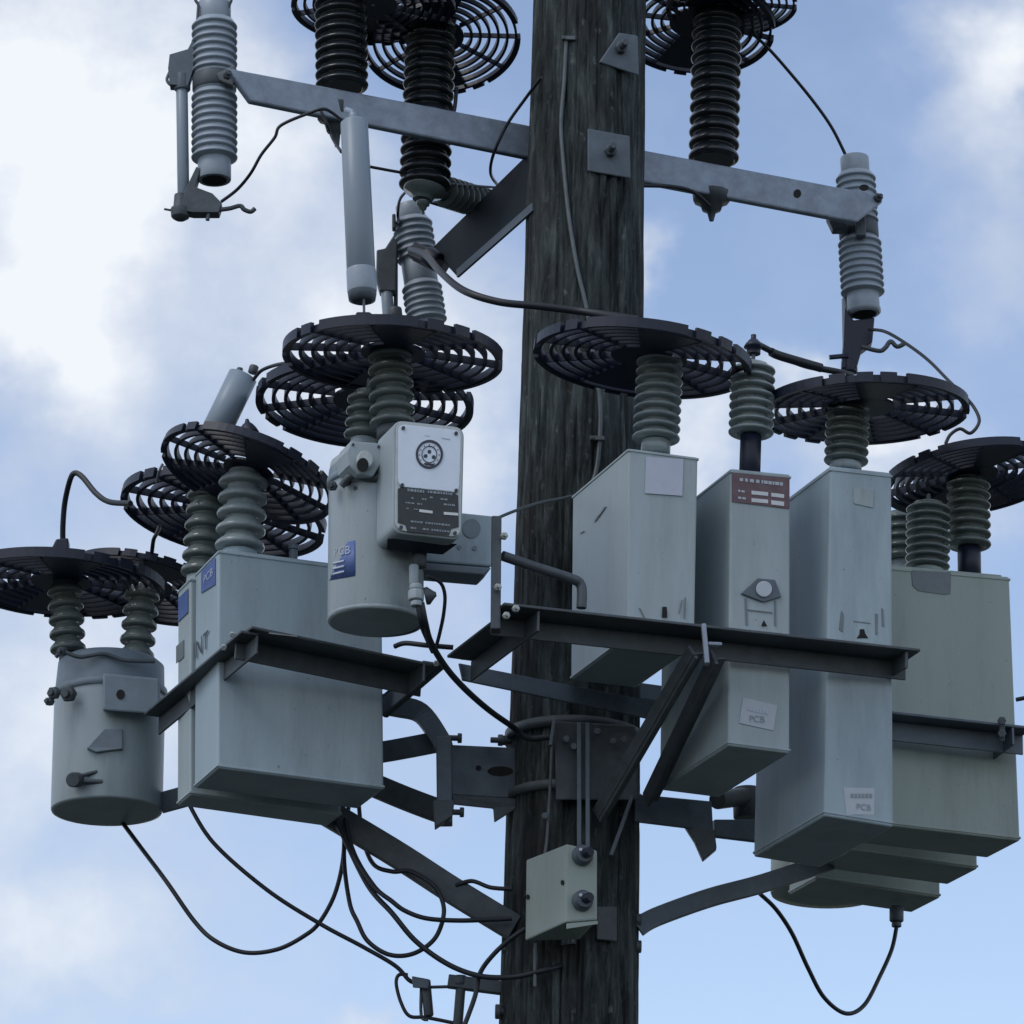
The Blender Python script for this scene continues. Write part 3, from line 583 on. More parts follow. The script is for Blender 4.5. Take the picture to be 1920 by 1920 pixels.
hb = MB(); patch(hb, [(1577, 1145), (1582, 1152), (1580, 1185), (1573, 1180)], pl3); patch(hb, [(1640, 1150), (1646, 1152), (1645, 1190), (1641, 1190)], pl3); patch(hb, [(1652, 1140), (1656, 1142), (1658, 1175), (1653, 1175)], pl3); patch(hb, [(1600, 1164), (1632, 1168), (1632, 1170), (1600, 1166)], pl3); hb.build('scratch', 'darkpatch', t3)
hb = MB(); patch(hb, [(1600, 915), (1638, 920), (1636, 952), (1600, 944)], pl3); hb.build('faded_patch', 'paint', t3)
bushing(t3, (1586, 868), (1591, 750), -.42, 42, 28, 7, 'porc', neck=10, neck_r=30)
# right rack: three wide cans
t4, b4, q4_ = can('wide greenish-grey capacitor with a dark patch at its top, foremost at the right edge', (1655, 1060), (1893, 1081), (1658, 1547), (1913, 1577), -.13, 0.0, .20, 'paint_old')
pl4 = case_plane(q4_); hb = MB(); patch(hb, [(1709, 1069), (1783, 1073), (1782, 1113), (1770, 1115), (1722, 1108), (1711, 1098)], pl4); hb.build('dark_patch', 'darkpatch', t4)
bushing(t4, (1739, 1066), (1741, 945), -.02, 42, 29, 8, 'porc', stud=6, neck=4, neck_r=30, neck_mt='paint_old')
bushing(t4, (1817, 1026), (1815, 898), .06, 42, 28, 7, 'porc', stud=6, neck=50, neck_r=22, neck_mt='black')
t5, b5, q5_ = can('capacitor whose base shows behind the foremost one at the right', (1590, 1110), (1825, 1135), (1590, 1598), (1833, 1630), .21, .32, .19, 'paint_old')
bushing(t5, (1690, 1052), (1690, 965), .45, 40, 30, 5, 'porc', neck=30, neck_r=22)
t6, b6, q6_ = can('rearmost capacitor at lower right, its stepped base the lowest of the boxes', (1530, 1160), (1760, 1185), (1530, 1650), (1763, 1684), .55, .67, .19, 'paint_old')
bk_ = MB(); bk_.cyl(P(1681, 1728, .72), P(1681, 1700, .72), 13 * mpp(.7), seg=20); bk_.cyl(P(1681, 1730, .72), P(1681, 1738, .72), 9 * mpp(.7), seg=16); bk_.build('cable_gland', 'steel_mid', t6, bevel=.001)
# round tank behind them
rt_ = thing('round_tank', 'underside of a dark round tank peeping out below the right-hand capacitors', 'tank', P(1545, 1680, .95))
mb = MB(); mb.lathe(P(1545, 1680, .95), P(1548, 1400, .95), [(0, 70 * mpp(.9)), (.003, 96 * mpp(.9)), (.02, 98 * mpp(.9)), (.97, 98 * mpp(.9)), (1, 90 * mpp(.9))], 56); mb.build('shell', 'paint_old', rt_)
mb = MB(); mb.lathe(P(1548, 1412, .95), P(1548, 1396, .95), [(0, 99 * mpp(.9)), (.1, 103 * mpp(.9)), (.9, 103 * mpp(.9)), (1, 95 * mpp(.9))], 56); mb.build('lid', 'tank_dark', rt_)

# left rack cans
tA, bA, qA = can('wide grey capacitor with blue stickers, front one in the left rack beneath the dial box', (410, 1030), (716, 1070), (408, 1440), (720, 1480), -.56, -.42, .215, 'paint_blue')
sideA = plane(qA[0], qA[3], qA[0] + V)
hb = MB(); patch(hb, [(378, 1072), (404, 1046), (404, 1096), (378, 1112)], sideA); st_ = hb.build('blue_sticker', 'blue', tA)
ca = PL(391, 1080, sideA[0] + sideA[1] * .003, sideA[1]); text('PCB', ca, -V, sideA[1], 16 * mpp(-.5), 'letter', st_, wmul=1.6)
cb_ = PL(377, 1212, sideA[0] + sideA[1] * .003, sideA[1]); text('INT', cb_, -V, sideA[1], 36 * mpp(-.5), 'ink', tA, wmul=1.25)
hb = MB(); hb.cyl(P(550, 1058, -.45), P(550, 1030, -.45), 8 * mpp(-.45), seg=16); hb.bolt(P(550, 1030, -.45), Z, 11 * mpp(-.45), .012); hb.build('filler_plug', 'steel_mid', tA)
bushing(tA, (449, 1032), (458, 884), -.47, 47, 29, 5, 'porc_light', neck=12, neck_r=33, neck_mt='paint_blue')
tB, bB, qB = can('second blue-stickered grey capacitor, just behind the front one in the left rack', (357, 1082), (640, 1118), (356, 1490), (640, 1530), -.32, -.18, .12, 'paint')
sideB = plane(qB[0], qB[3], qB[0] + V)
hb = MB(); patch(hb, [(335, 1122), (353, 1104), (353, 1148), (335, 1166)], sideB); st_ = hb.build('blue_sticker', 'blue', tB)
hb = MB(); patch(hb, [(331, 1212), (345, 1200), (345, 1232), (331, 1244)], sideB); hb.build('dark_patch', 'darkpatch', tB)
bushing(tB, (378, 1080), (392, 910), -.24, 40, 26, 6, 'porc', neck=14, neck_r=28)

# ------------------------------------------------------------------ main round tank with dial box
TK = thing('round_tank', 'upright grey round tank with blue sticker behind the silver dial box', 'tank', P(705, 1168, -.85))
dT = -.85; kT = mpp(dT, 1100); rT = 90 * kT
base = P(704, 1168, dT); topc = P(706, 862, dT)
mb = MB(); mb.lathe(base, topc, [(0, rT * .93), (.004, rT * .985), (.015, rT), (.88, rT), (.90, rT), (.97, rT * .97), (1, rT * .85)], 72); mb.build('shell', 'tank', TK)
mb = MB(); mb.lathe(base - Z * .0, base + Z * .012, [(0, rT * .935), (0, rT * .985), (.5, rT * 1.012), (1, rT * 1.0)], 72, False); mb.build('bottom_rim', 'tank', TK)
za = P(706, 915, dT); zb = P(706, 900, dT)
mb = MB(); mb.lathe(za, zb, [(0, rT), (.1, rT * 1.045), (.9, rT * 1.045), (1, rT)], 72, False); mb.build('lid_band', 'tank_dark', TK)
mb = MB(); mb.lathe(zb, P(706, 850, dT), [(0, rT * 1.02), (.3, rT * 1.0), (.75, rT * .86), (1, rT * .5)], 72); mb.build('lid', 'tank_dark', TK)
for (x, y) in ((625, 912), (656, 905), (672, 918), (690, 905)):
    b_ = MB(); b_.bolt(P(x, y, dT - .09), Vector((-.3, -1, -.2)), .013, .016, .01); b_.build('lug', 'steel', TK)
mb = MB(); mb.tube(spline([P(640, 912, dT - .12), P(660, 892, dT - .13), P(700, 897, dT - .13), P(716, 890, dT - .13)], 6), 7 * kT, 10); mb.build('lid_handle', 'steel', TK)
# sticker wraps the shell
def wrap(pix_box, c0x, r_, nm, mtn, parent, n=14, off=.0025, skew=0):
    x0, y0, x1, y1 = pix_box; vs = []
    cxy = Vector((base.x, base.y))
    for k in range(n + 1):
        x = x0 + (x1 - x0) * k / n
        for y in (y0 + skew * (k / n - .5), y1 + skew * (k / n - .5)):
            r3 = ray(x, y); dd = Vector((r3.x, r3.y)); o2 = -cxy; a = dd.dot(dd); b = 2 * dd.dot(o2); cc = o2.dot(o2) - (r_ + off) ** 2; ds = max(0, b * b - 4 * a * cc)
            vs.append(CAM + r3 * ((-b - math.sqrt(ds)) / (2 * a)))
    mb_ = MB(); mb_.add(vs, [(2 * k, 2 * k + 1, 2 * k + 3, 2 * k + 2) for k in range(n)], True); o_ = mb_.build(nm, mtn, parent)
    so_ = o_.modifiers.new('solid', 'SOLIDIFY'); so_.thickness = .0012; so_.offset = 0; return o_
st = wrap((617, 1018, 666, 1084), 0, rT, 'blue_sticker', 'blue', TK, skew=-10)
for (x, y, w_, h_) in ((628, 1030, 3, 15), (632, 1030, 6, 3), (636, 1033, 3, 5), (632, 1038, 6, 3), (641, 1028, 3, 14), (644, 1028, 5, 3), (644, 1040, 5, 3), (628, 1052, 8, 3), (634, 1055, 3, 5), (628, 1061, 9, 3), (640, 1050, 3, 13), (646, 1050, 6, 3), (646, 1060, 6, 3), (650, 1050, 3, 12)):
    pass
for (ltr, y, x) in (('P', 1036, 630), ('C', 1034, 641), ('B', 1032, 652), ('P', 1060, 630), ('C', 1058, 641), ('B', 1056, 652)):
    if y > 1050: continue
    r3 = ray(x, y); dd = Vector((r3.x, r3.y)); cxy = Vector((base.x, base.y)); o2 = -cxy; a = dd.dot(dd); b = 2 * dd.dot(o2); cc = o2.dot(o2) - (rT + .0035) ** 2
    p_ = CAM + r3 * ((-b - math.sqrt(max(0, b * b - 4 * a * cc))) / (2 * a)); n_ = Vector((p_.x - base.x, p_.y - base.y, 0)).normalized()
    text(ltr, p_, Z.cross(n_), n_, 17 * kT, 'letter', st)
for y in (1052, 1062, 1072): wrap((624, y, 645, y + 4), 0, rT, 'worn_print', 'letter', st, off=.0045, skew=-5)
# front box with dial
DB = thing('dial_box', 'silver-faced box with a round black dial and black nameplate on the round tank', 'instrument box', P(790, 1020, -1.0))
f = [P(740, 788, -1.10), P(871, 802, -1.06), P(866, 1012, -1.06), P(738, 1000, -1.10)]
pd = plane(f[0], f[1], f[3])
def rrect(tl, tr, br, bl, rad, n=6):
    out_ = []; P4 = [Vector(tl), Vector(tr), Vector(br), Vector(bl)]
    for i in range(4):
        p0, p1, p2 = P4[i - 1], P4[i], P4[(i + 1) % 4]; a = p1 + (p0 - p1).normalized() * rad; b = p1 + (p2 - p1).normalized() * rad
        for k in range(n + 1):
            t = k / n; out_.append(tuple((1 - t) ** 2 * a + 2 * t * (1 - t) * p1 + t * t * b))
    return out_
outl = rrect((738, 787), (871, 801), (866, 1013), (736, 999), 20)
mb = MB(); q = [PL(x, y, pd[0], pd[1]) for x, y in outl]; mb.prism(q, V * .13); mb.build('housing', 'tank', DB, bevel=.004)
mb = MB(); patch(mb, rrect((742, 790), (868, 804), (863, 1009), (740, 995), 19), pd, .0005, .004); mb.build('rim_trim', 'trim', DB, bevel=.0015)
mb = MB(); patch(mb, rrect((746, 795), (864, 808), (860, 925), (746, 912), 15), pd, .005, .002); fp = mb.build('face_plate', 'plate', DB)
mb = MB(); patch(mb, [(754, 912), (846, 921), (859, 930), (860, 988), (846, 992), (842, 1004), (764, 997), (760, 984), (746, 980), (746, 917)], pd, .005, .002); npz = mb.build('nameplate', 'darkplate', DB)
# dial: heavy ring, pale field, inner ring, three dots
mb = MB()
for r_, w_ in ((25.5, 4.2), (14.5, 1.2)):
    o_ = circ(805, 852, r_, r_ + 1.5, 40); i_ = circ(805, 852, r_ - w_, r_ - w_ + 1.5, 40)
    qo = [PL(x, y, pd[0] + pd[1] * .0075, pd[1]) for x, y in o_]; qi = [PL(x, y, pd[0] + pd[1] * .0075, pd[1]) for x, y in i_]
    vs = qo + qi + [v_ + pd[1] * .002 for v_ in qo + qi]; n = 40
    mb.add(vs, [f_ for k in range(n) for f_ in ((80 + k, 80 + (k + 1) % n, 80 + n + (k + 1) % n, 80 + n + k), (k, (k + 1) % n, 80 + (k + 1) % n, 80 + k), (n + k, n + (k + 1) % n, 80 + n + (k + 1) % n, 80 + n + k))])
for (x, y) in ((805, 847), (798, 855), (813, 857)): patch(mb, circ(x, y, 3.6, 3.6, 12), pd, .0075, .001)
patch(mb, [(796, 868), (815, 870), (814, 874), (797, 872)], pd, .0075, .001)
for a in range(0, 360, 30): patch(mb, circ(805 + 18.5 * math.cos(R(a)), 853 + 19 * math.sin(R(a)), 1.1, 1.1, 6), pd, .0075, .001)
mb.build('dial', 'ink', fp)
mb = MB()
for (x, y) in ((756, 803), (855, 813), (754, 910), (855, 920), (752, 989), (853, 1000)): patch(mb, circ(x, y, 3.4, 3.6, 12), pd, .0075, .003)
mb.build('screw', 'ink', DB)
mb = MB(); random.seed(11)
for row, (x0, x1, y, h, dn) in enumerate(((764, 796, 916, 5, 1), (802, 845, 920, 4, 1), (760, 800, 931, 3, .6), (806, 812, 931, 3, 1), (826, 836, 934, 3, 1), (760, 790, 941, 2.5, .5), (832, 850, 944, 3, .8), (762, 782, 952, 2, .5), (770, 842, 976, 3, .9), (770, 840, 988, 3, .9))):
    x = x0
    while x < x1:
        w_ = random.uniform(2, 6)
        if random.random() < dn: yy = y + (x - x0) * .1; patch(mb, [(x, yy), (x + w_, yy + w_ * .1), (x + w_, yy + w_ * .1 + h), (x, yy + h)], pd, .0075, .0006)
        x += w_ + 1.6
mb.build('worn_print', 'dim', npz)
mb = MB(); patch(mb, [(786, 955), (811, 958), (811, 963), (786, 960)], pd, .0075, .001); patch(mb, [(832, 960), (859, 962), (859, 967), (832, 965)], pd, .0075, .001); mb.build('number_strip', 'white', npz)
mb = MB(); patch(mb, [(796, 816), (806, 817), (806, 818), (796, 817)], pd, .0075, .0005); patch(mb, [(828, 820), (844, 823), (844, 825), (828, 822)], pd, .0075, .0005); mb.build('scuff', 'greystk', fp)
mb = MB(); mb.hexa([P(726, 1010, -1.06), P(858, 1020, -1.02), P(830, 1040, -.98), P(724, 1030, -1.02)] + [P(726, 1010, -.95), P(858, 1020, -.93), P(830, 1040, -.9), P(724, 1030, -.95)]); mb.build('skirt', 'black', DB, bevel=.003)
mb = MB(); mb.cyl(P(786, 1064, -.97), P(786, 1034, -.97), 14 * kT, seg=24); mb.build('conduit_hub', 'steel', DB)
# junction box with round port
JB = thing('junction_box', 'small grey box with a round dark port on the upper left of the round tank', 'junction box', P(682, 884, -1.0))
pj = plane(P(655, 828, -1.02), P(718, 833, -1.0), P(651, 884, -1.02))
mb = MB(); q = [PL(x, y, *pj) for x, y in ((658, 826), (717, 831), (716, 868), (708, 880), (700, 893), (672, 890), (654, 872), (650, 846))]; mb.prism(q, V * .09); jb_ = mb.build('case', 'tank', JB, bevel=.004)
mb = MB(); q = [PL(x, y, *pj) for x, y in circ(682, 866, 16, 17, 32)]; mb.prism(q, pj[1] * .022); mb.build('port_collar', 'trim', JB, bevel=.004)
mb = MB(); q = [PL(x, y, pj[0] + pj[1] * .0225, pj[1]) for x, y in circ(680, 872, 11, 13, 28)]; mb.prism(q, pj[1] * .002); mb.build('port', 'hole', JB)
mb = MB(); patch(mb, circ(662, 834, 2.6), pj); patch(mb, circ(710, 838, 2.6), pj); mb.build('screw', 'ink', JB)
bushing(TK, (682, 822), (690, 735), -.74, 38, 24, 4, 'porc', neck=14, neck_r=24)
bushing(TK, (736, 800), (731, 652), -.86, 43, 28, 6, 'porc', neck=20, neck_r=30, neck_mt='steel')
# grey box behind the tank
GB = thing('terminal_box', 'plain grey terminal box with a round knockout between the dial box and the pole', 'junction box', P(862, 1078, -.80))
pg = plane(P(800, 955, -.86), P(924, 966, -.82), P(800, 1052, -.86))
mb = MB(); q = [PL(x, y, *pg) for x, y in ((790, 953), (924, 967), (923, 1062), (790, 1052))]; mb.prism(q, V * .09); mb.build('case', 'paint_blue', GB, bevel=.005)
mb = MB(); q = [PL(x, y, pg[0] + pg[1] * .012, pg[1]) for x, y in ((790, 1054), (922, 1064), (908, 1078), (790, 1068))]; mb.prism(q, -pg[1] * .09); mb.build('lower_lip', 'tank_dark', GB, bevel=.004)
mb = MB(); patch(mb, circ(884, 991, 17, 18, 32), pg); patch(mb, circ(861, 1026, 4), pg); patch(mb, circ(890, 1028, 4.5), pg); mb.build('knockout', 'tank_dark', GB)
# cable gland on the tank
mb = MB(); k = kT
mb.cyl(P(780, 1106, -1.02), P(780, 1096, -1.02), 12 * k); mb.cyl(P(780, 1126, -1.02), P(780, 1107, -1.02), 15 * k, seg=8); mb.cyl(P(781, 1137, -1.02), P(781, 1127, -1.02), 11 * k); mb.cyl(P(776, 1096, -1.0), P(776, 1060, -1.0), 9 * k)
mb.build('cable_gland', 'tank', TK, bevel=.001)
mb = MB(); mb.lathe(P(797, 1118, -1.0), P(818, 1114, -1.0), [(0, 16 * k), (.3, 17 * k), (.8, 7 * k), (1, 4 * k)], 20); mb.build('side_cone', 'steel', TK)

# ------------------------------------------------------------------ left tank
dLt = .12; kL = mpp(dLt, 1400)
LT = thing('round_tank', 'large grey round tank at the far left with two bushings on its lid', 'tank', P(200, 1520, dLt))
rL = 104 * kL; base2 = P(200, 1523, dLt); top2 = P(208, 1245, dLt)
mb = MB(); mb.lathe(base2, P(206, 1306, dLt), [(0, rL * .93), (.005, rL * .985), (.02, rL), (1, rL)], 72); mb.build('shell', 'tank', LT)
mb = MB(); mb.lathe(P(206, 1312, dLt), P(206, 1296, dLt), [(0, rL), (.1, rL * 1.04), (.9, rL * 1.04), (1, rL)], 72, False); mb.build('lid_band', 'tank_dark', LT)
mb = MB(); mb.lathe(P(206, 1300, dLt), P(209, 1240, dLt), [(0, rL * .99), (.85, rL * .96), (1, rL * .85)], 72); mb.build('lid', 'tank_dark', LT)
for (x, y, r_) in ((104, 1300, 12), (132, 1302, 15), (120, 1222, 9), (96, 1316, 8)):
    b_ = MB(); b_.bolt(P(x, y, dLt - .15), Vector((-.5, -1, -.2)), r_ * kL, .02, .01); b_.build('lug', 'steel', LT)
mb = MB(); mb.tube(spline([P(105, 1232, dLt - .15), P(118, 1222, dLt - .16), P(150, 1232, dLt - .16), P(195, 1226, dLt - .16), P(235, 1238, dLt - .16), P(290, 1240, dLt - .15)], 6), 4 * kL, 8); mb.build('lid_clamp', 'steel', LT)
mb = MB(); mb.hexa([P(193, 1262, -.09), P(300, 1272, -.07), P(300, 1340, -.07), P(192, 1332, -.09)] + [P(193, 1262, .0), P(300, 1272, .02), P(300, 1340, .02), P(192, 1332, .0)]); jx = mb.build('junction_box', 'tank_dark', LT, bevel=.006)
mb = MB(); q = plane(P(193, 1262, -.09), P(300, 1272, -.07), P(192, 1332, -.09)); patch(mb, circ(226, 1302, 8, 9, 20), q, .001, .002); mb.build('port', 'hole', jx)
mb = MB(); mb.cyl(P(146, 1462, dLt - .15), P(136, 1462, dLt - .19), 14 * kL); mb.tube([P(150, 1455, dLt - .16), P(182, 1447, dLt - .15)], 4 * kL, 8); mb.tube([P(150, 1465, dLt - .16), P(192, 1466, dLt - .15)], 5 * kL, 8); mb.build('drain_valve', 'steel', LT)
mb = MB(); mb.prism([P(162, 1402, dLt - .17), P(195, 1366, dLt - .17), P(230, 1366, dLt - .16), P(230, 1404, dLt - .16), P(180, 1410, dLt - .17)], Vector((0, .03, 0))); mb.build('dial_hood', 'tank_dark', LT, bevel=.003)
bushing(LT, (128, 1224), (121, 1090), .08, 34, 21, 5, 'porc', stud=10, neck=12, neck_r=18, neck_mt='steel')
bushing(LT, (255, 1236), (268, 1098), .08, 34, 21, 5, 'porc', stud=10, neck=12, neck_r=18, neck_mt='steel')

# ------------------------------------------------------------------ dark post insulators on the crossarm
def post(label, bot, top, d, rs, rc, n, cap=None, pin=None):
    A, B = P(bot[0], bot[1], d), P(top[0], top[1], d); k = mpp(d, bot[1]); t = thing('post_insulator', label, 'insulator', A, 'dark ribbed insulators on the crossarm')
    MB().lathe(A, B, sheds(n, rs * k, rc * k, droop=.3, thick=.6), 44).build('ribbed_body', 'porc_dark', t); ax = (A - B).normalized()
    mb_ = MB()
    if cap: mb_.lathe(A + ax * .0005, P(cap[0], cap[1], d), [(0, rc * k * 1.05), (.4, rc * k), (.6, rc * k * .6), (1, rc * k * .5)], 28)
    if pin:
        a_, b_ = P(pin[0], pin[1], d), P(pin[2], pin[3], d); mb_.lathe(a_, b_, [(0, pin[4] * k), (.3, pin[4] * .95 * k), (.36, pin[4] * .62 * k), (.62, pin[4] * .5 * k), (.66, pin[4] * .25 * k), (1, pin[4] * .12 * k)], 12)
    if cap or pin: mb_.build('base_pin', 'porc' if cap else 'steel', t)
    return t
post('ribbed dark insulator standing on the crossarm, beside the left cutout fuse', (641, 166), (638, -60), -.06, 50, 38, 12, pin=(626, 200, 632, 275, 34))
post('ribbed dark insulator hanging down past the crossarm just left of the pole', (796, 352), (812, -40), .16, 49, 38, 19, cap=(792, 375), pin=(793, 378, 793, 402, 13))
post('ribbed dark insulator standing on the crossarm to the right of the pole', (1338, 302), (1346, -20), .40, 48, 38, 14, pin=(1334, 362, 1334, 414, 36))

# discs (centre px, distance, radius px, tilt towards the viewer, lean to the right, spin)
guard(737, 664, -.86, 202, -3, 1, 8, 'black slotted disc above the dial box, upper of the overlapping pair')
guard(684, 752, -.42, 199, 2, 1, -14, 'black slotted disc above the dial box, lower of the overlapping pair')
guard(1205, 670, -.60, 200, -3, 5, 16, 'black slotted disc overlapping the pole, above the left capacitor of the near rack')
guard(1620, 765, -.42, 192, -3, -2, 190, 'black slotted disc right of the pole, below the right cutout fuse')
guard(1822, 893, .05, 165, 3, -8, 20, 'black slotted disc cut by the right edge of the frame')
guard(1770, 900, .20, 110, 5, -12, 30, 'black slotted disc half hidden behind the one at the right edge')
guard(466, 886, -.47, 166, 7, 16, 20, 'black slotted disc over the left rack, nearest the tilted grey tube')
guard(420, 960, -.02, 190, 3, 8, 15, 'black slotted disc over the left rack, lower and set further back')
guard(115, 1092, .08, 190, -1, 1, 12, 'black slotted disc at the far left edge, where the bent black cable lands')
guard(280, 1100, .34, 150, 5, 10, 200, 'black slotted disc over the right-hand bushing of the far left tank')
guard(826, 70, .20, 146, 18, -4, 0, 'open black slotted disc at the top, seen just left of the pole')
guard(700, 10, .0, 150, 0, 0, 20, 'black slotted disc at the top edge over the two left dark insulators')
guard(1300, 45, .45, 150, 10, 4, 8, 'black slotted disc at the top, just right of the pole')
guard(1372, 10, .36, 120, 0, -3, 5, 'black slotted disc at the top edge, right-hand end of that cluster')
tg = MB(); tg.hexa([P(232, 908, -.30), P(283, 897, -.30), P(340, 905, -.2), P(300, 950, -.2)] + [p_ + Z * .03 for p_ in (P(232, 908, -.30), P(283, 897, -.30), P(340, 905, -.2), P(300, 950, -.2))])

# ------------------------------------------------------------------ cutout fuses
def cutout(label, x0, y0, x1, y1, d, segs, mouth=True, group='grey ribbed cutout fuses'):
    """segs: (photo y start, y end, kind, radius px, count) from top down; axis goes x0,y0 -> x1,y1"""
    T, Bt = P(x0, y0, d), P(x1, y1, d); t = thing('cutout_fuse', label, 'fuse', Bt, group); k = mpp(d, y0); prof = []
    S_ = lambda y: (y1 - y) / (y1 - y0)
    for (a, b, kind, r_, n) in reversed(segs):
        s0, s1 = S_(b), S_(a)
        if kind == 'p': prof += [(s0, r_ * k * .97), (s0 + .004, r_ * k), (s1 - .004, r_ * k), (s1, r_ * k * .97)]
        else: prof += sheds(n, r_ * k, r_ * k * .84, s0, s1, .3, .5)
    ax = (T - Bt).normalized(); mb_ = MB().lathe(Bt, T, prof, 44); mb_.build('ribbed_body', 'poly', t)
    if mouth:
        r_ = segs[-1][3] * k; m_ = MB(); m_.lathe(Bt - ax * .0008, Bt - ax * .002, [(0, r_ * .74), (1, r_ * .72)], 32); m_.build('open_mouth', 'hole', t)
    return t, k
c1, k1 = cutout('grey ribbed cutout fuse with its tube alongside, at the left end of the crossarm', 402, 6, 402, 338, -.14, [(6, 42, 'p', 31, 0), (42, 140, 'r', 43, 7), (140, 176, 'p', 38, 0), (176, 300, 'r', 43, 9), (300, 338, 'p', 31, 0)])
mb = MB(); mb.prism([P(368, 62, -.16), P(352, 92, -.16), P(318, 102, -.16), P(315, 128, -.16), P(318, 158, -.16), P(352, 160, -.16), P(362, 130, -.16)], Vector((0, .04, 0))); mb.cyl(P(342, 170, -.14), P(342, 140, -.14), 15 * k1); mb.tube(spline([P(318, 135, -.15), P(313, 150, -.15), P(322, 160, -.15), P(330, 150, -.15)], 5), 3 * k1, 8); mb.build('top_hood', 'steel_mid', c1, bevel=.004)
MB().cyl(P(344, 368, -.14), P(341, 160, -.14), 11 * k1).build('fuse_tube', 'tube', c1)
mb = MB(); mb.lathe(P(338, 412, -.15), P(340, 366, -.15), [(0, 10 * k1), (.1, 17 * k1), (.45, 19 * k1), (.5, 14 * k1), (1, 13 * k1)], 12); mb.tube([P(308, 392, -.15), P(330, 396, -.15)], 2.5 * k1, 6)
mb.prism([P(345, 360, -.17), P(368, 312, -.17), P(376, 316, -.17), P(366, 350, -.17), P(398, 362, -.17), P(416, 380, -.17), P(410, 398, -.17), P(362, 398, -.17), P(340, 394, -.17)], Vector((0, .045, 0)))
mb.tube([P(392, 395, -.16), P(389, 413, -.16)], 4 * k1, 8); mb.build('hinge', 'steel', c1, bevel=.003)
mb = MB(); mb.tube(spline([P(405, 394, -.16), P(430, 391, -.16), P(450, 386, -.16), P(458, 393, -.16), P(470, 397, -.16), P(478, 391, -.16)], 5), 4.5 * k1, 8); mb.build('hook', 'steel', c1)
mb = MB(); mb.tube([P(366, 0, -.16), P(376, 14, -.16)], 3 * k1, 6); mb.tube([P(434, 0, -.16), P(428, 14, -.16)], 3 * k1, 6); mb.tube([P(372, 10, -.17), P(370, 42, -.17)], 3 * k1, 6); mb.build('top_wire', 'steel', c1)
mb = MB(); mb.lathe(P(402, 172, -.14), P(402, 143, -.14), [(0, 39 * k1), (.1, 41 * k1), (.9, 41 * k1), (1, 39 * k1)], 40, False); mb.prism([P(405, 138, -.205), P(440, 120, -.22), P(446, 140, -.22), P(436, 160, -.22), P(410, 150, -.205)], Vector((0, .03, 0))); mb.build('clamp', 'steel', c1, bevel=.003)
c2, k2 = cutout('grey ribbed cutout fuse tilted behind the upright grey tube, left of the pole', 768, 386, 806, 640, .72, [(386, 414, 'p', 27, 0), (414, 490, 'r', 38, 6), (490, 534, 'p', 32, 0), (534, 605, 'r', 38, 6), (605, 640, 'p', 28, 0)])
mb = MB(); mb.prism([P(738, 440, .66), P(745, 455, .66), P(742, 545, .66), P(712, 545, .66), P(705, 520, .66), P(706, 468, .66), P(722, 465, .66)], Vector((0, .05, 0))); mb.prism([P(735, 400, .66), P(742, 400, .66), P(742, 428, .66), P(735, 428, .66)], Vector((0, .03, 0))); mb.build('top_hood', 'steel', c2, bevel=.004)
MB().cyl(P(732, 640, .68), P(724, 535, .68), 11 * k2).build('fuse_tube', 'tube', c2)
mb = MB(); mb.tube([P(742, 460, .7), P(742, 600, .7)], 4 * k2, 8); mb.cyl(P(742, 598, .66), P(740, 578, .66), 13 * k2, seg=12); mb.build('hinge', 'steel', c2)
c3, k3 = cutout('grey ribbed cutout fuse hanging at the right end of the crossarm', 1602, 296, 1620, 588, .68, [(296, 328, 'p', 27, 0), (328, 420, 'r', 38, 7), (420, 450, 'p', 34, 0), (450, 552, 'r', 41, 8), (552, 588, 'p', 30, 0)])
mb = MB(); mb.prism([P(1584, 575, .66), P(1600, 600, .66), P(1640, 595, .66), P(1636, 640, .66), P(1616, 655, .66), P(1606, 690, .66), P(1578, 690, .66), P(1582, 640, .66)], Vector((0, .05, 0))); mb.tube([P(1555, 670, .66), P(1590, 667, .66)], 5 * k3, 8); mb.cyl(P(1593, 700, .68), P(1592, 676, .68), 15 * k3, seg=12); mb.build('hinge', 'black', c3, bevel=.004)
mb = MB(); mb.tube(spline([P(1615, 650, .66), P(1648, 658, .66), P(1660, 652, .66), P(1670, 640, .66), P(1682, 650, .66), P(1696, 644, .66)], 5), 4.5 * k3, 8); mb.build('hook', 'steel', c3)
MB().cyl(P(1590, 655, .72), P(1588, 560, .72), 10 * k3).build('fuse_tube', 'tube', c3)
mb = MB(); mb.lathe(P(1611, 448, .68), P(1609, 420, .68), [(0, 35 * k3), (.1, 37 * k3), (.9, 37 * k3), (1, 35 * k3)], 40, False); mb.prism([P(1550, 405, .60), P(1585, 412, .60), P(1592, 430, .60), P(1562, 430, .60)], Vector((0, .04, 0))); mb.bar(P(1612, 402, .60), P(1614, 445, .60), Vector((0, -1, 0)), .03, .03); mb.build('clamp', 'steel', c3, bevel=.003)
mb = MB(); mb.lathe(P(1621, 590, .68), P(1620, 580, .68), [(0, 24 * k3), (.3, 31 * k3), (1, 31 * k3)], 36, False); mb.build('mouth_rim', 'poly', c3)

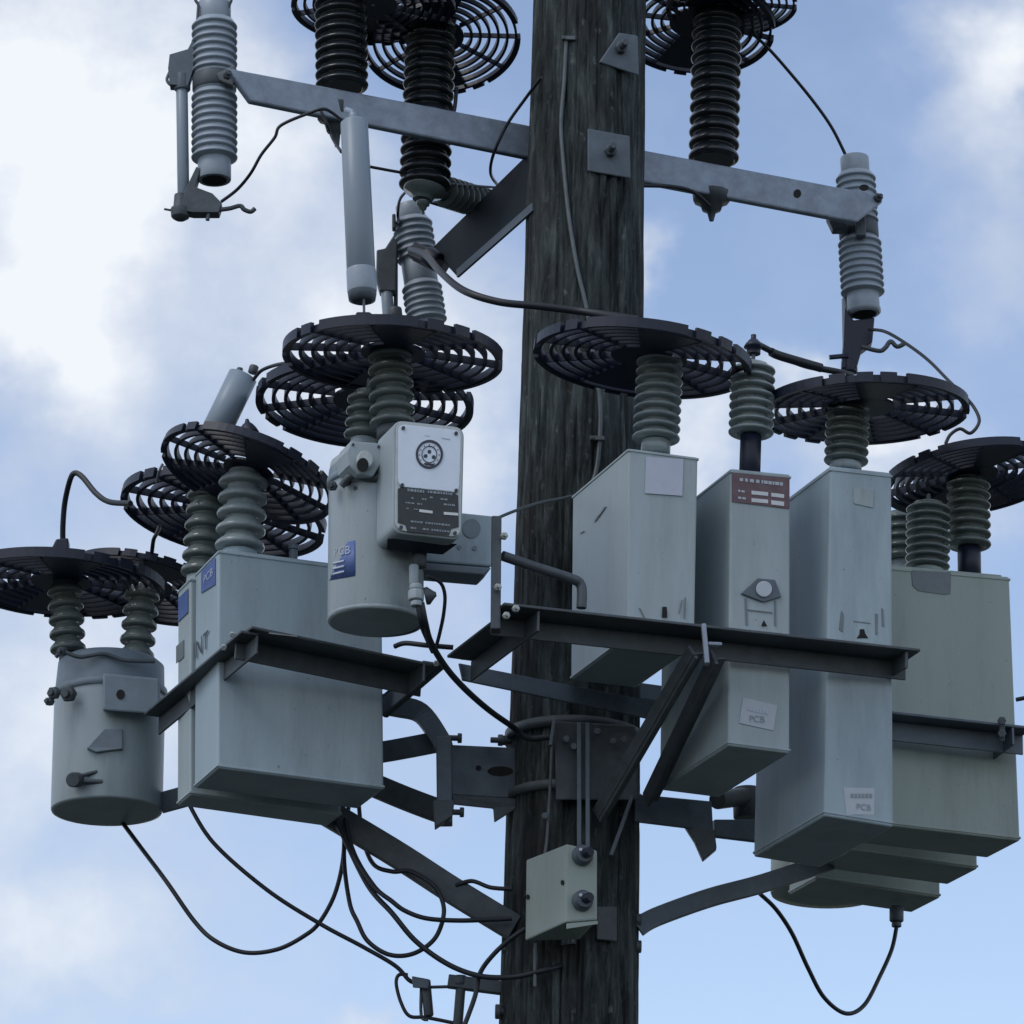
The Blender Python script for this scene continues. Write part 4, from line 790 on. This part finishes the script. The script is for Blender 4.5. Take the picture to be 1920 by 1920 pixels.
# horizontal finned insulator behind the brace arm
hi = thing('finned_insulator', 'small horizontal finned insulator tucked under the brace arm beside the hanging dark one', 'insulator', P(880, 375, .4))
MB().lathe(P(830, 358, .30), P(955, 396, .62), sheds(12, 31 * mpp(.4), 13 * mpp(.4), thick=.2), 36).build('fins', 'porc', hi)
MB().tube([P(845, 345, .26), P(935, 352, .5)], 2.5 * mpp(.4), 8).build('rod', 'steel', hi)
MB().tube([P(800, 378, .26), P(870, 400, .5)], 2.5 * mpp(.4), 8).build('rod', 'steel', hi)
MB().cyl(P(800, 350, .22), P(830, 358, .30), 20 * mpp(.4)).build('end_cap', 'porc', hi)

# ------------------------------------------------------------------ grey tubes
tb = thing('arrester_tube', 'long upright smooth grey tube with a pale lower band above the paired discs', 'arrester', P(680, 560, -.80))
kt = mpp(-.8, 400); A, B = P(679, 552, -.80), P(664, 226, -.80)
MB().lathe(A, B, [(0, 22 * kt), (.01, 27 * kt), (.985, 26 * kt), (1, 20 * kt)], 40).build('body', 'tube', tb)
A2, B2 = P(679, 548, -.80), P(677, 506, -.80)
MB().lathe(A2, B2, [(0, 27.2 * kt), (.05, 27.8 * kt), (.95, 27.8 * kt), (1, 27.2 * kt)], 40, False).build('pale_band', 'poly', tb)
mb = MB(); mb.lathe(P(679, 566, -.80), P(679, 551, -.80), [(0, 18 * kt), (.2, 25 * kt), (1, 27 * kt)], 36); mb.tube([P(683, 600, -.82), P(682, 560, -.82)], 2.5 * kt, 8); mb.build('end_fitting', 'steel_mid', tb)
mb = MB(); mb.cyl(P(664, 227, -.80), P(663, 212, -.80), 9 * kt, seg=8); mb.cyl(P(663, 212, -.8), P(650, 206, -.75), 6 * kt, seg=8); mb.build('top_bolt', 'galv', tb)
mb = MB(); mb.prism([P(664, 598, -.86), P(668, 584, -.86), P(692, 584, -.86), P(712, 596, -.86), P(712, 612, -.86), P(664, 606, -.86)], Vector((0, .05, 0))); tag(mb.build('terminal_clamp', 'black', bevel=.004), 'black clamp on top of the upper disc, under the upright tube', 'clamp')
tt = thing('arrester_tube', 'short grey tube leaning right above the left rack', 'arrester', P(400, 810, -.40))
kt = mpp(-.4, 750); MB().lathe(P(395, 830, -.40), P(456, 704, -.40), [(0, 24 * kt), (.01, 28 * kt), (.985, 28 * kt), (1, 24 * kt)], 40).build('body', 'tube', tt)
mb = MB(); mb.cyl(P(473, 700, -.42), P(477, 686, -.42), 9 * kt, seg=8); mb.cyl(P(448, 702, -.42), P(450, 690, -.42), 6 * kt, seg=8); mb.build('end_bolt', 'steel', tt)
mb = MB(); mb.lathe(P(466, 812, -.47), P(463, 786, -.47), [(0, 20 * kt), (.3, 16 * kt), (.6, 10 * kt), (.75, 5 * kt), (1, 3 * kt)], 20); mb.build('terminal_cap', 'black', tA)
mb = MB(); mb.prism([P(95, 1030, .03), P(105, 1010, .03), P(128, 1008, .03), P(128, 1034, .03)], Vector((0, .05, 0))); tag(mb.build('terminal_clamp', 'black', bevel=.004), 'black clamp where the bent cable meets the far left disc', 'clamp')
mb = MB(); A = P(1413, 664, -.55); kk = mpp(-.55, 650); mb.lathe(A, P(1413, 628, -.55), [(0, 13 * kk), (.3, 13 * kk), (.35, 19 * kk), (.5, 16 * kk), (.75, 8 * kk), (.8, 5 * kk), (1, 5 * kk)], 16); mb.build('terminal_cap', 'black', t2)

# ------------------------------------------------------------------ control box on the pole
CB = thing('control_box', 'small grey box with two round connectors strapped to the lower pole', 'control box', P(1050, 1740, -.3))
ql = [P(986, 1612, -.24), P(1062, 1582, -.46), P(1060, 1730, -.46), P(984, 1764, -.24)]
qr = [P(1062, 1582, -.46), P(1120, 1594, -.44), P(1120, 1725, -.44), P(1060, 1730, -.46)]
mb = MB(); bk4 = P(1045, 1624, -.20); bk4b = Vector((bk4.x, bk4.y, ql[3].z))
tp = [ql[0], ql[1], qr[1], P(1120, 1594, -.44) + Vector((-.04, .22, 0))]; bt = [ql[3], ql[2], qr[2], P(1120, 1725, -.44) + Vector((-.04, .22, 0))]
mb.add(tp + bt, [(0, 1, 2, 3), (7, 6, 5, 4), (0, 4, 5, 1), (1, 5, 6, 2), (2, 6, 7, 3), (3, 7, 4, 0)]); mb.build('case', 'paint_old', CB, bevel=.005)
pr_ = plane(*[qr[0], qr[1], qr[3]])
for (x, y) in ((1091, 1605), (1091, 1690)):
    mb = MB(); q0_ = PL(x, y, *pr_); n_ = pr_[1]
    mb.lathe(q0_, q0_ + n_ * .03, [(0, 19 * mpp(-.4)), (.5, 19 * mpp(-.4)), (.55, 16 * mpp(-.4)), (1, 15 * mpp(-.4))], 24); cc_ = mb.build('connector', 'steel_mid', CB)
    mb = MB(); mb.cyl(q0_ + n_ * .0305, q0_ + n_ * .05 + Vector((.01, 0, 0)), 9 * mpp(-.4)); mb.build('plug', 'black', cc_)
    mb = MB(); mb.bolt(q0_ + n_ * .032 + Vector((-.012, 0, .008)), n_, .005, .005); mb.build('pin', 'white', cc_)
pl_ = plane(ql[0], ql[1], ql[3]); mb = MB(); patch(mb, circ(1055, 1655, 3, 5), pl_); patch(mb, circ(990, 1682, 3, 5), pl_); mb.build('latch', 'hole', CB)
mb = MB(); patch(mb, [(1062, 1732), (1120, 1727), (1120, 1733), (1062, 1742)], pr_, .0, .004); mb.build('drip_lip', 'paint_old', CB)
c_ = pole_pt(1136, 1728, .012); n_ = Vector((c_.x - xc, c_.y - Y0, 0)).normalized(); mb = MB(); patch(mb, [(1118, 1700), (1155, 1700), (1155, 1766), (1118, 1762)], (c_, n_), 0, .006); mb.build('back_plate', 'steel', CB, bevel=.003)
c_ = pole_pt(1066, 1762, .008); n_ = Vector((c_.x - xc, c_.y - Y0, 0)).normalized(); tg_ = MB(); patch(tg_, [(1052, 1756), (1080, 1753), (1080, 1769), (1052, 1772)], (c_, n_), 0, .002); to_ = tg_.build('pole_tag', 'darkpatch', pole)
text('PN', c_ + n_ * .0025, Vector((1, 0, 0)), n_, 12 * mpp(-.17), 'sticker', to_)

# ------------------------------------------------------------------ spool bracket bottom left of pole
sb = thing('spool_bracket', 'dark bracket with two insulator legs low on the left of the pole', 'bracket', P(860, 1860, .0))
mb = MB(); mb.bar(P(840, 1840, .0), P(950, 1854, .0), Z, .035, .03); mb.cyl(P(862, 1830, .0), P(862, 1848, .0), .02); mb.build('arm', 'steel', sb, bevel=.003)
mb = MB(); mb.hexa([P(772, 1830, -.03), P(805, 1836, -.03), P(803, 1854, -.03), P(774, 1852, -.03)] + [P(772, 1830, .02), P(805, 1836, .02), P(803, 1854, .02), P(774, 1852, .02)]); mb.build('clevis', 'steel_mid', sb, bevel=.003)
for (a, b) in (((798, 1838), (804, 1905)), ((864, 1850), (858, 1925))):
    mb = MB(); mb.cyl(P(a[0], a[1], .0), P(b[0], b[1], .0), 9 * mpp()); mb.build('leg', 'steel', sb)
mb = MB(); mb.tube(spline([P(790, 1850, .0), P(790, 1905, .0), P(803, 1912, .0)], 4), 3 * mpp(), 8); mb.tube([P(805, 1851, .0), P(842, 1850, .0)], 3 * mpp(), 8); mb.build('tie_rod', 'steel', sb)

# ------------------------------------------------------------------ cables
cable([(770, 468, .5), (800, 480, .3), (826, 510, .0), (870, 545, -.2), (935, 566, -.26), (1010, 574, -.27), (1090, 584, -.27), (1150, 592, -.35), (1200, 600, -.5)], 7.2, 'thick black cable curving from the middle cutout fuse across the pole')
cable([(640, 225, -.2), (610, 205, -.33), (580, 212, -.33), (527, 235, -.33), (515, 258, -.32), (490, 290, -.3), (470, 325, -.27), (445, 355, -.2), (415, 378, -.17)], 3.2, 'thin black wire looping from the left cutout fuse hook up to the crossarm')
cable([(600, 205, -.3), (612, 230, -.3), (625, 262, -.3), (640, 285, -.5)], 3.0, 'thin black wire dropping from the crossarm behind the upright tube top')
cable([(690, 312, .1), (750, 323, .12), (800, 330, .2)], 3, 'thin wire running from the upright tube to the hanging dark insulator')
cable([(780, 345, .3), (752, 370, .5), (746, 400, .66), (748, 420, .66)], 3, 'thin black wire curving onto the top of the middle cutout fuse')
cable([(1015, 145, -.16), (985, 185, -.05), (950, 235, .0), (925, 290, .05), (920, 325, .25), (932, 346, .55)], 3.2, 'thin black wire bowing out from the left side of the upper pole')
cable([(856, 165, .15), (852, 205, .13), (842, 225, .14)], 4, 'short black wire falling from the open top disc to the crossarm')
cable([(1405, 58, .45), (1440, 90, .5), (1480, 135, .55), (1525, 190, .6), (1560, 240, .64), (1588, 296, .68)], 3.4, 'thin black wire from the top right disc down to the right cutout fuse')
cable([(1205, 348, .25), (1260, 350, .3), (1300, 360, .33), (1330, 385, .36)], 4, 'thin black wire under the crossarm just right of the pole')
cable([(1630, 618, .64), (1660, 622, .5), (1700, 645, .4), (1740, 675, .3), (1775, 710, .2), (1800, 735, .1), (1825, 762, .08), (1836, 790, .06), (1820, 812, .05), (1800, 804, .05), (1782, 815, .05), (1773, 832, .05)], 3.4, 'thin black wire arcing from the right cutout fuse to the far right disc')
cable([(1420, 645, -.55), (1460, 665, -.5), (1510, 685, -.46), (1570, 697, -.42), (1600, 705, -.42)], 6, 'thick black cable between the pointed cap and the disc right of it')
cable([(1446, 660, -.52), (1465, 668, -.5), (1540, 690, -.45)], 8.5, 'black sleeve on the cable beside the pointed cap', name='cable_sleeve', cat='sleeve')
cable([(118, 1025, .05), (118, 985, .03), (122, 940, .0), (132, 898, -.05), (141, 887, -.06), (155, 895, -.08), (180, 925, -.12), (205, 941, -.16), (245, 944, -.25)], 5.4, 'bent thick black cable between the far left disc and the left rack disc')
cable([(475, 712, -.42), (490, 695, -.44), (515, 685, -.5), (545, 680, -.6), (575, 680, -.7)], 3.4, 'thin black wire from the leaning tube to the paired discs')
cable([(470, 712, -.42), (455, 760, -.38), (432, 805, -.38)], 3, 'thin black wire running down the right side of the leaning tube')
cable([(300, 985, -.1), (294, 1000, -.0), (288, 1012, .05), (285, 1034, .10)], 4, 'short black wire between the stacked discs at the left')
cable([(305, 870, -.3), (298, 885, -.3), (294, 905, -.28)], 2.5, 'short frayed wire hanging from the rim of the left rack disc', mt='wire')
cable([(790, 1130, -1.02), (798, 1170, -1.0), (808, 1205, -.9), (835, 1250, -.8), (870, 1290, -.7), (915, 1330, -.5), (960, 1362, -.3), (990, 1384, -.26), (1030, 1382, -.26)], 5.6, 'black cable from the round tank gland down to the pole bracket')
cable([(784, 1135, -1.02), (790, 1170, -1.0), (802, 1200, -.9), (812, 1222, -.86)], 4.5, 'short black cable hanging beside the longer one under the tank gland')
cable([(800, 1080, -.95), (825, 1092, -.9), (834, 1115, -.88), (832, 1150, -.86), (825, 1185, -.84), (818, 1212, -.82)], 3.2, 'thin black loop of wire right of the round tank')
cable([(740, 1212, -.5), (760, 1206, -.52), (800, 1210, -.55), (850, 1214, -.55)], 4.6, 'black pipe stub bridging the left and near racks')
cable([(925, 975, -.8), (960, 960, -.6), (1010, 943, -.4), (1060, 933, -.3), (1110, 922, -.28)], 2.8, 'thin slanting wire from the terminal box across the pole', mt='wire')
cable([(1425, 1676, .3), (1455, 1705, .35), (1485, 1750, .4), (1515, 1815, .45), (1545, 1870, .5), (1585, 1900, .55), (1620, 1885, .6), (1650, 1830, .65), (1672, 1780, .7), (1681, 1738, .72)], 4.2, 'black cable drooping in a deep loop under the right-hand capacitors')
cable([(640, 1490, -.05), (660, 1590, -.12), (700, 1660, -.18), (735, 1690, -.2), (760, 1708, -.2), (800, 1722, -.2), (860, 1726, -.18), (925, 1724, -.16), (960, 1722, -.16)], 4.4, 'black cable sagging into the pole below the lower brace')
cable([(600, 1480, -.0), (640, 1560, -.1), (690, 1660, -.15), (735, 1712, -.2), (780, 1765, -.2), (840, 1808, -.2), (900, 1830, -.2), (960, 1832, -.2), (1010, 1822, -.22), (1040, 1814, -.21), (1066, 1804, -.12)], 5, 'thick black cable sweeping down to wrap the lower pole')
cable([(655, 1500, .0), (645, 1600, -.08), (655, 1690, -.14), (670, 1728, -.15), (690, 1765, -.15), (730, 1790, -.15), (775, 1788, -.15), (815, 1760, -.15), (832, 1715, -.15), (826, 1680, -.15), (808, 1656, -.15), (770, 1634, -.13), (735, 1634, -.1), (700, 1620, -.06), (680, 1570, .0), (672, 1500, .05)], 4.2, 'black cable coiled in a round loop left of the lower pole')
cable([(855, 1660, -.12), (885, 1652, -.14), (920, 1664, -.16), (960, 1667, -.17)], 4, 'short black cable leaving the lower brace into the pole')
cable([(170, 1440, .28), (200, 1500, .28), (250, 1570, .2), (310, 1650, .1), (365, 1728, .08), (405, 1765, .06), (460, 1786, .05), (520, 1780, .04), (570, 1755, .03), (600, 1728, .02), (630, 1670, .0), (645, 1590, -.02), (640, 1490, -.02)], 4.2, 'black cable sagging in a wide loop at the lower left')
cable([(350, 1500, .0), (400, 1580, .0), (500, 1668, .0), (600, 1732, .0), (680, 1775, .0), (740, 1810, .0), (765, 1836, .0), (775, 1842, .0)], 4, 'thin cable running down to the spool bracket from the left')
cable([(765, 1828, .0), (748, 1828, .0), (743, 1845, .0), (752, 1880, .0), (768, 1905, .0), (800, 1908, .0), (860, 1920, .0)], 3.4, 'thin black wire hooped round the spool bracket')
cable([(985, 1742, -.22), (960, 1758, -.22), (925, 1790, -.2), (900, 1825, -.18), (890, 1870, -.18), (868, 1930, -.18)], 4.4, 'grey-black cable curving from the control box down past the spool bracket')
cable([(1036, 1380, -.26), (1034, 1420, -.26), (1030, 1500, -.24), (1026, 1570, -.23), (1022, 1600, -.23)], 3.2, 'thin wire down the pole to the control box', mt='wire')
cable([(1004, 1768, -.23), (1003, 1810, -.22), (1003, 1850, -.22)], 3, 'thin wire continuing down the pole below the control box', mt='wire')
cable([(1905, 1312, .1), (1925, 1308, .1), (1940, 1306, .1)], 4, 'short wire stub leaving the frame at the right edge')
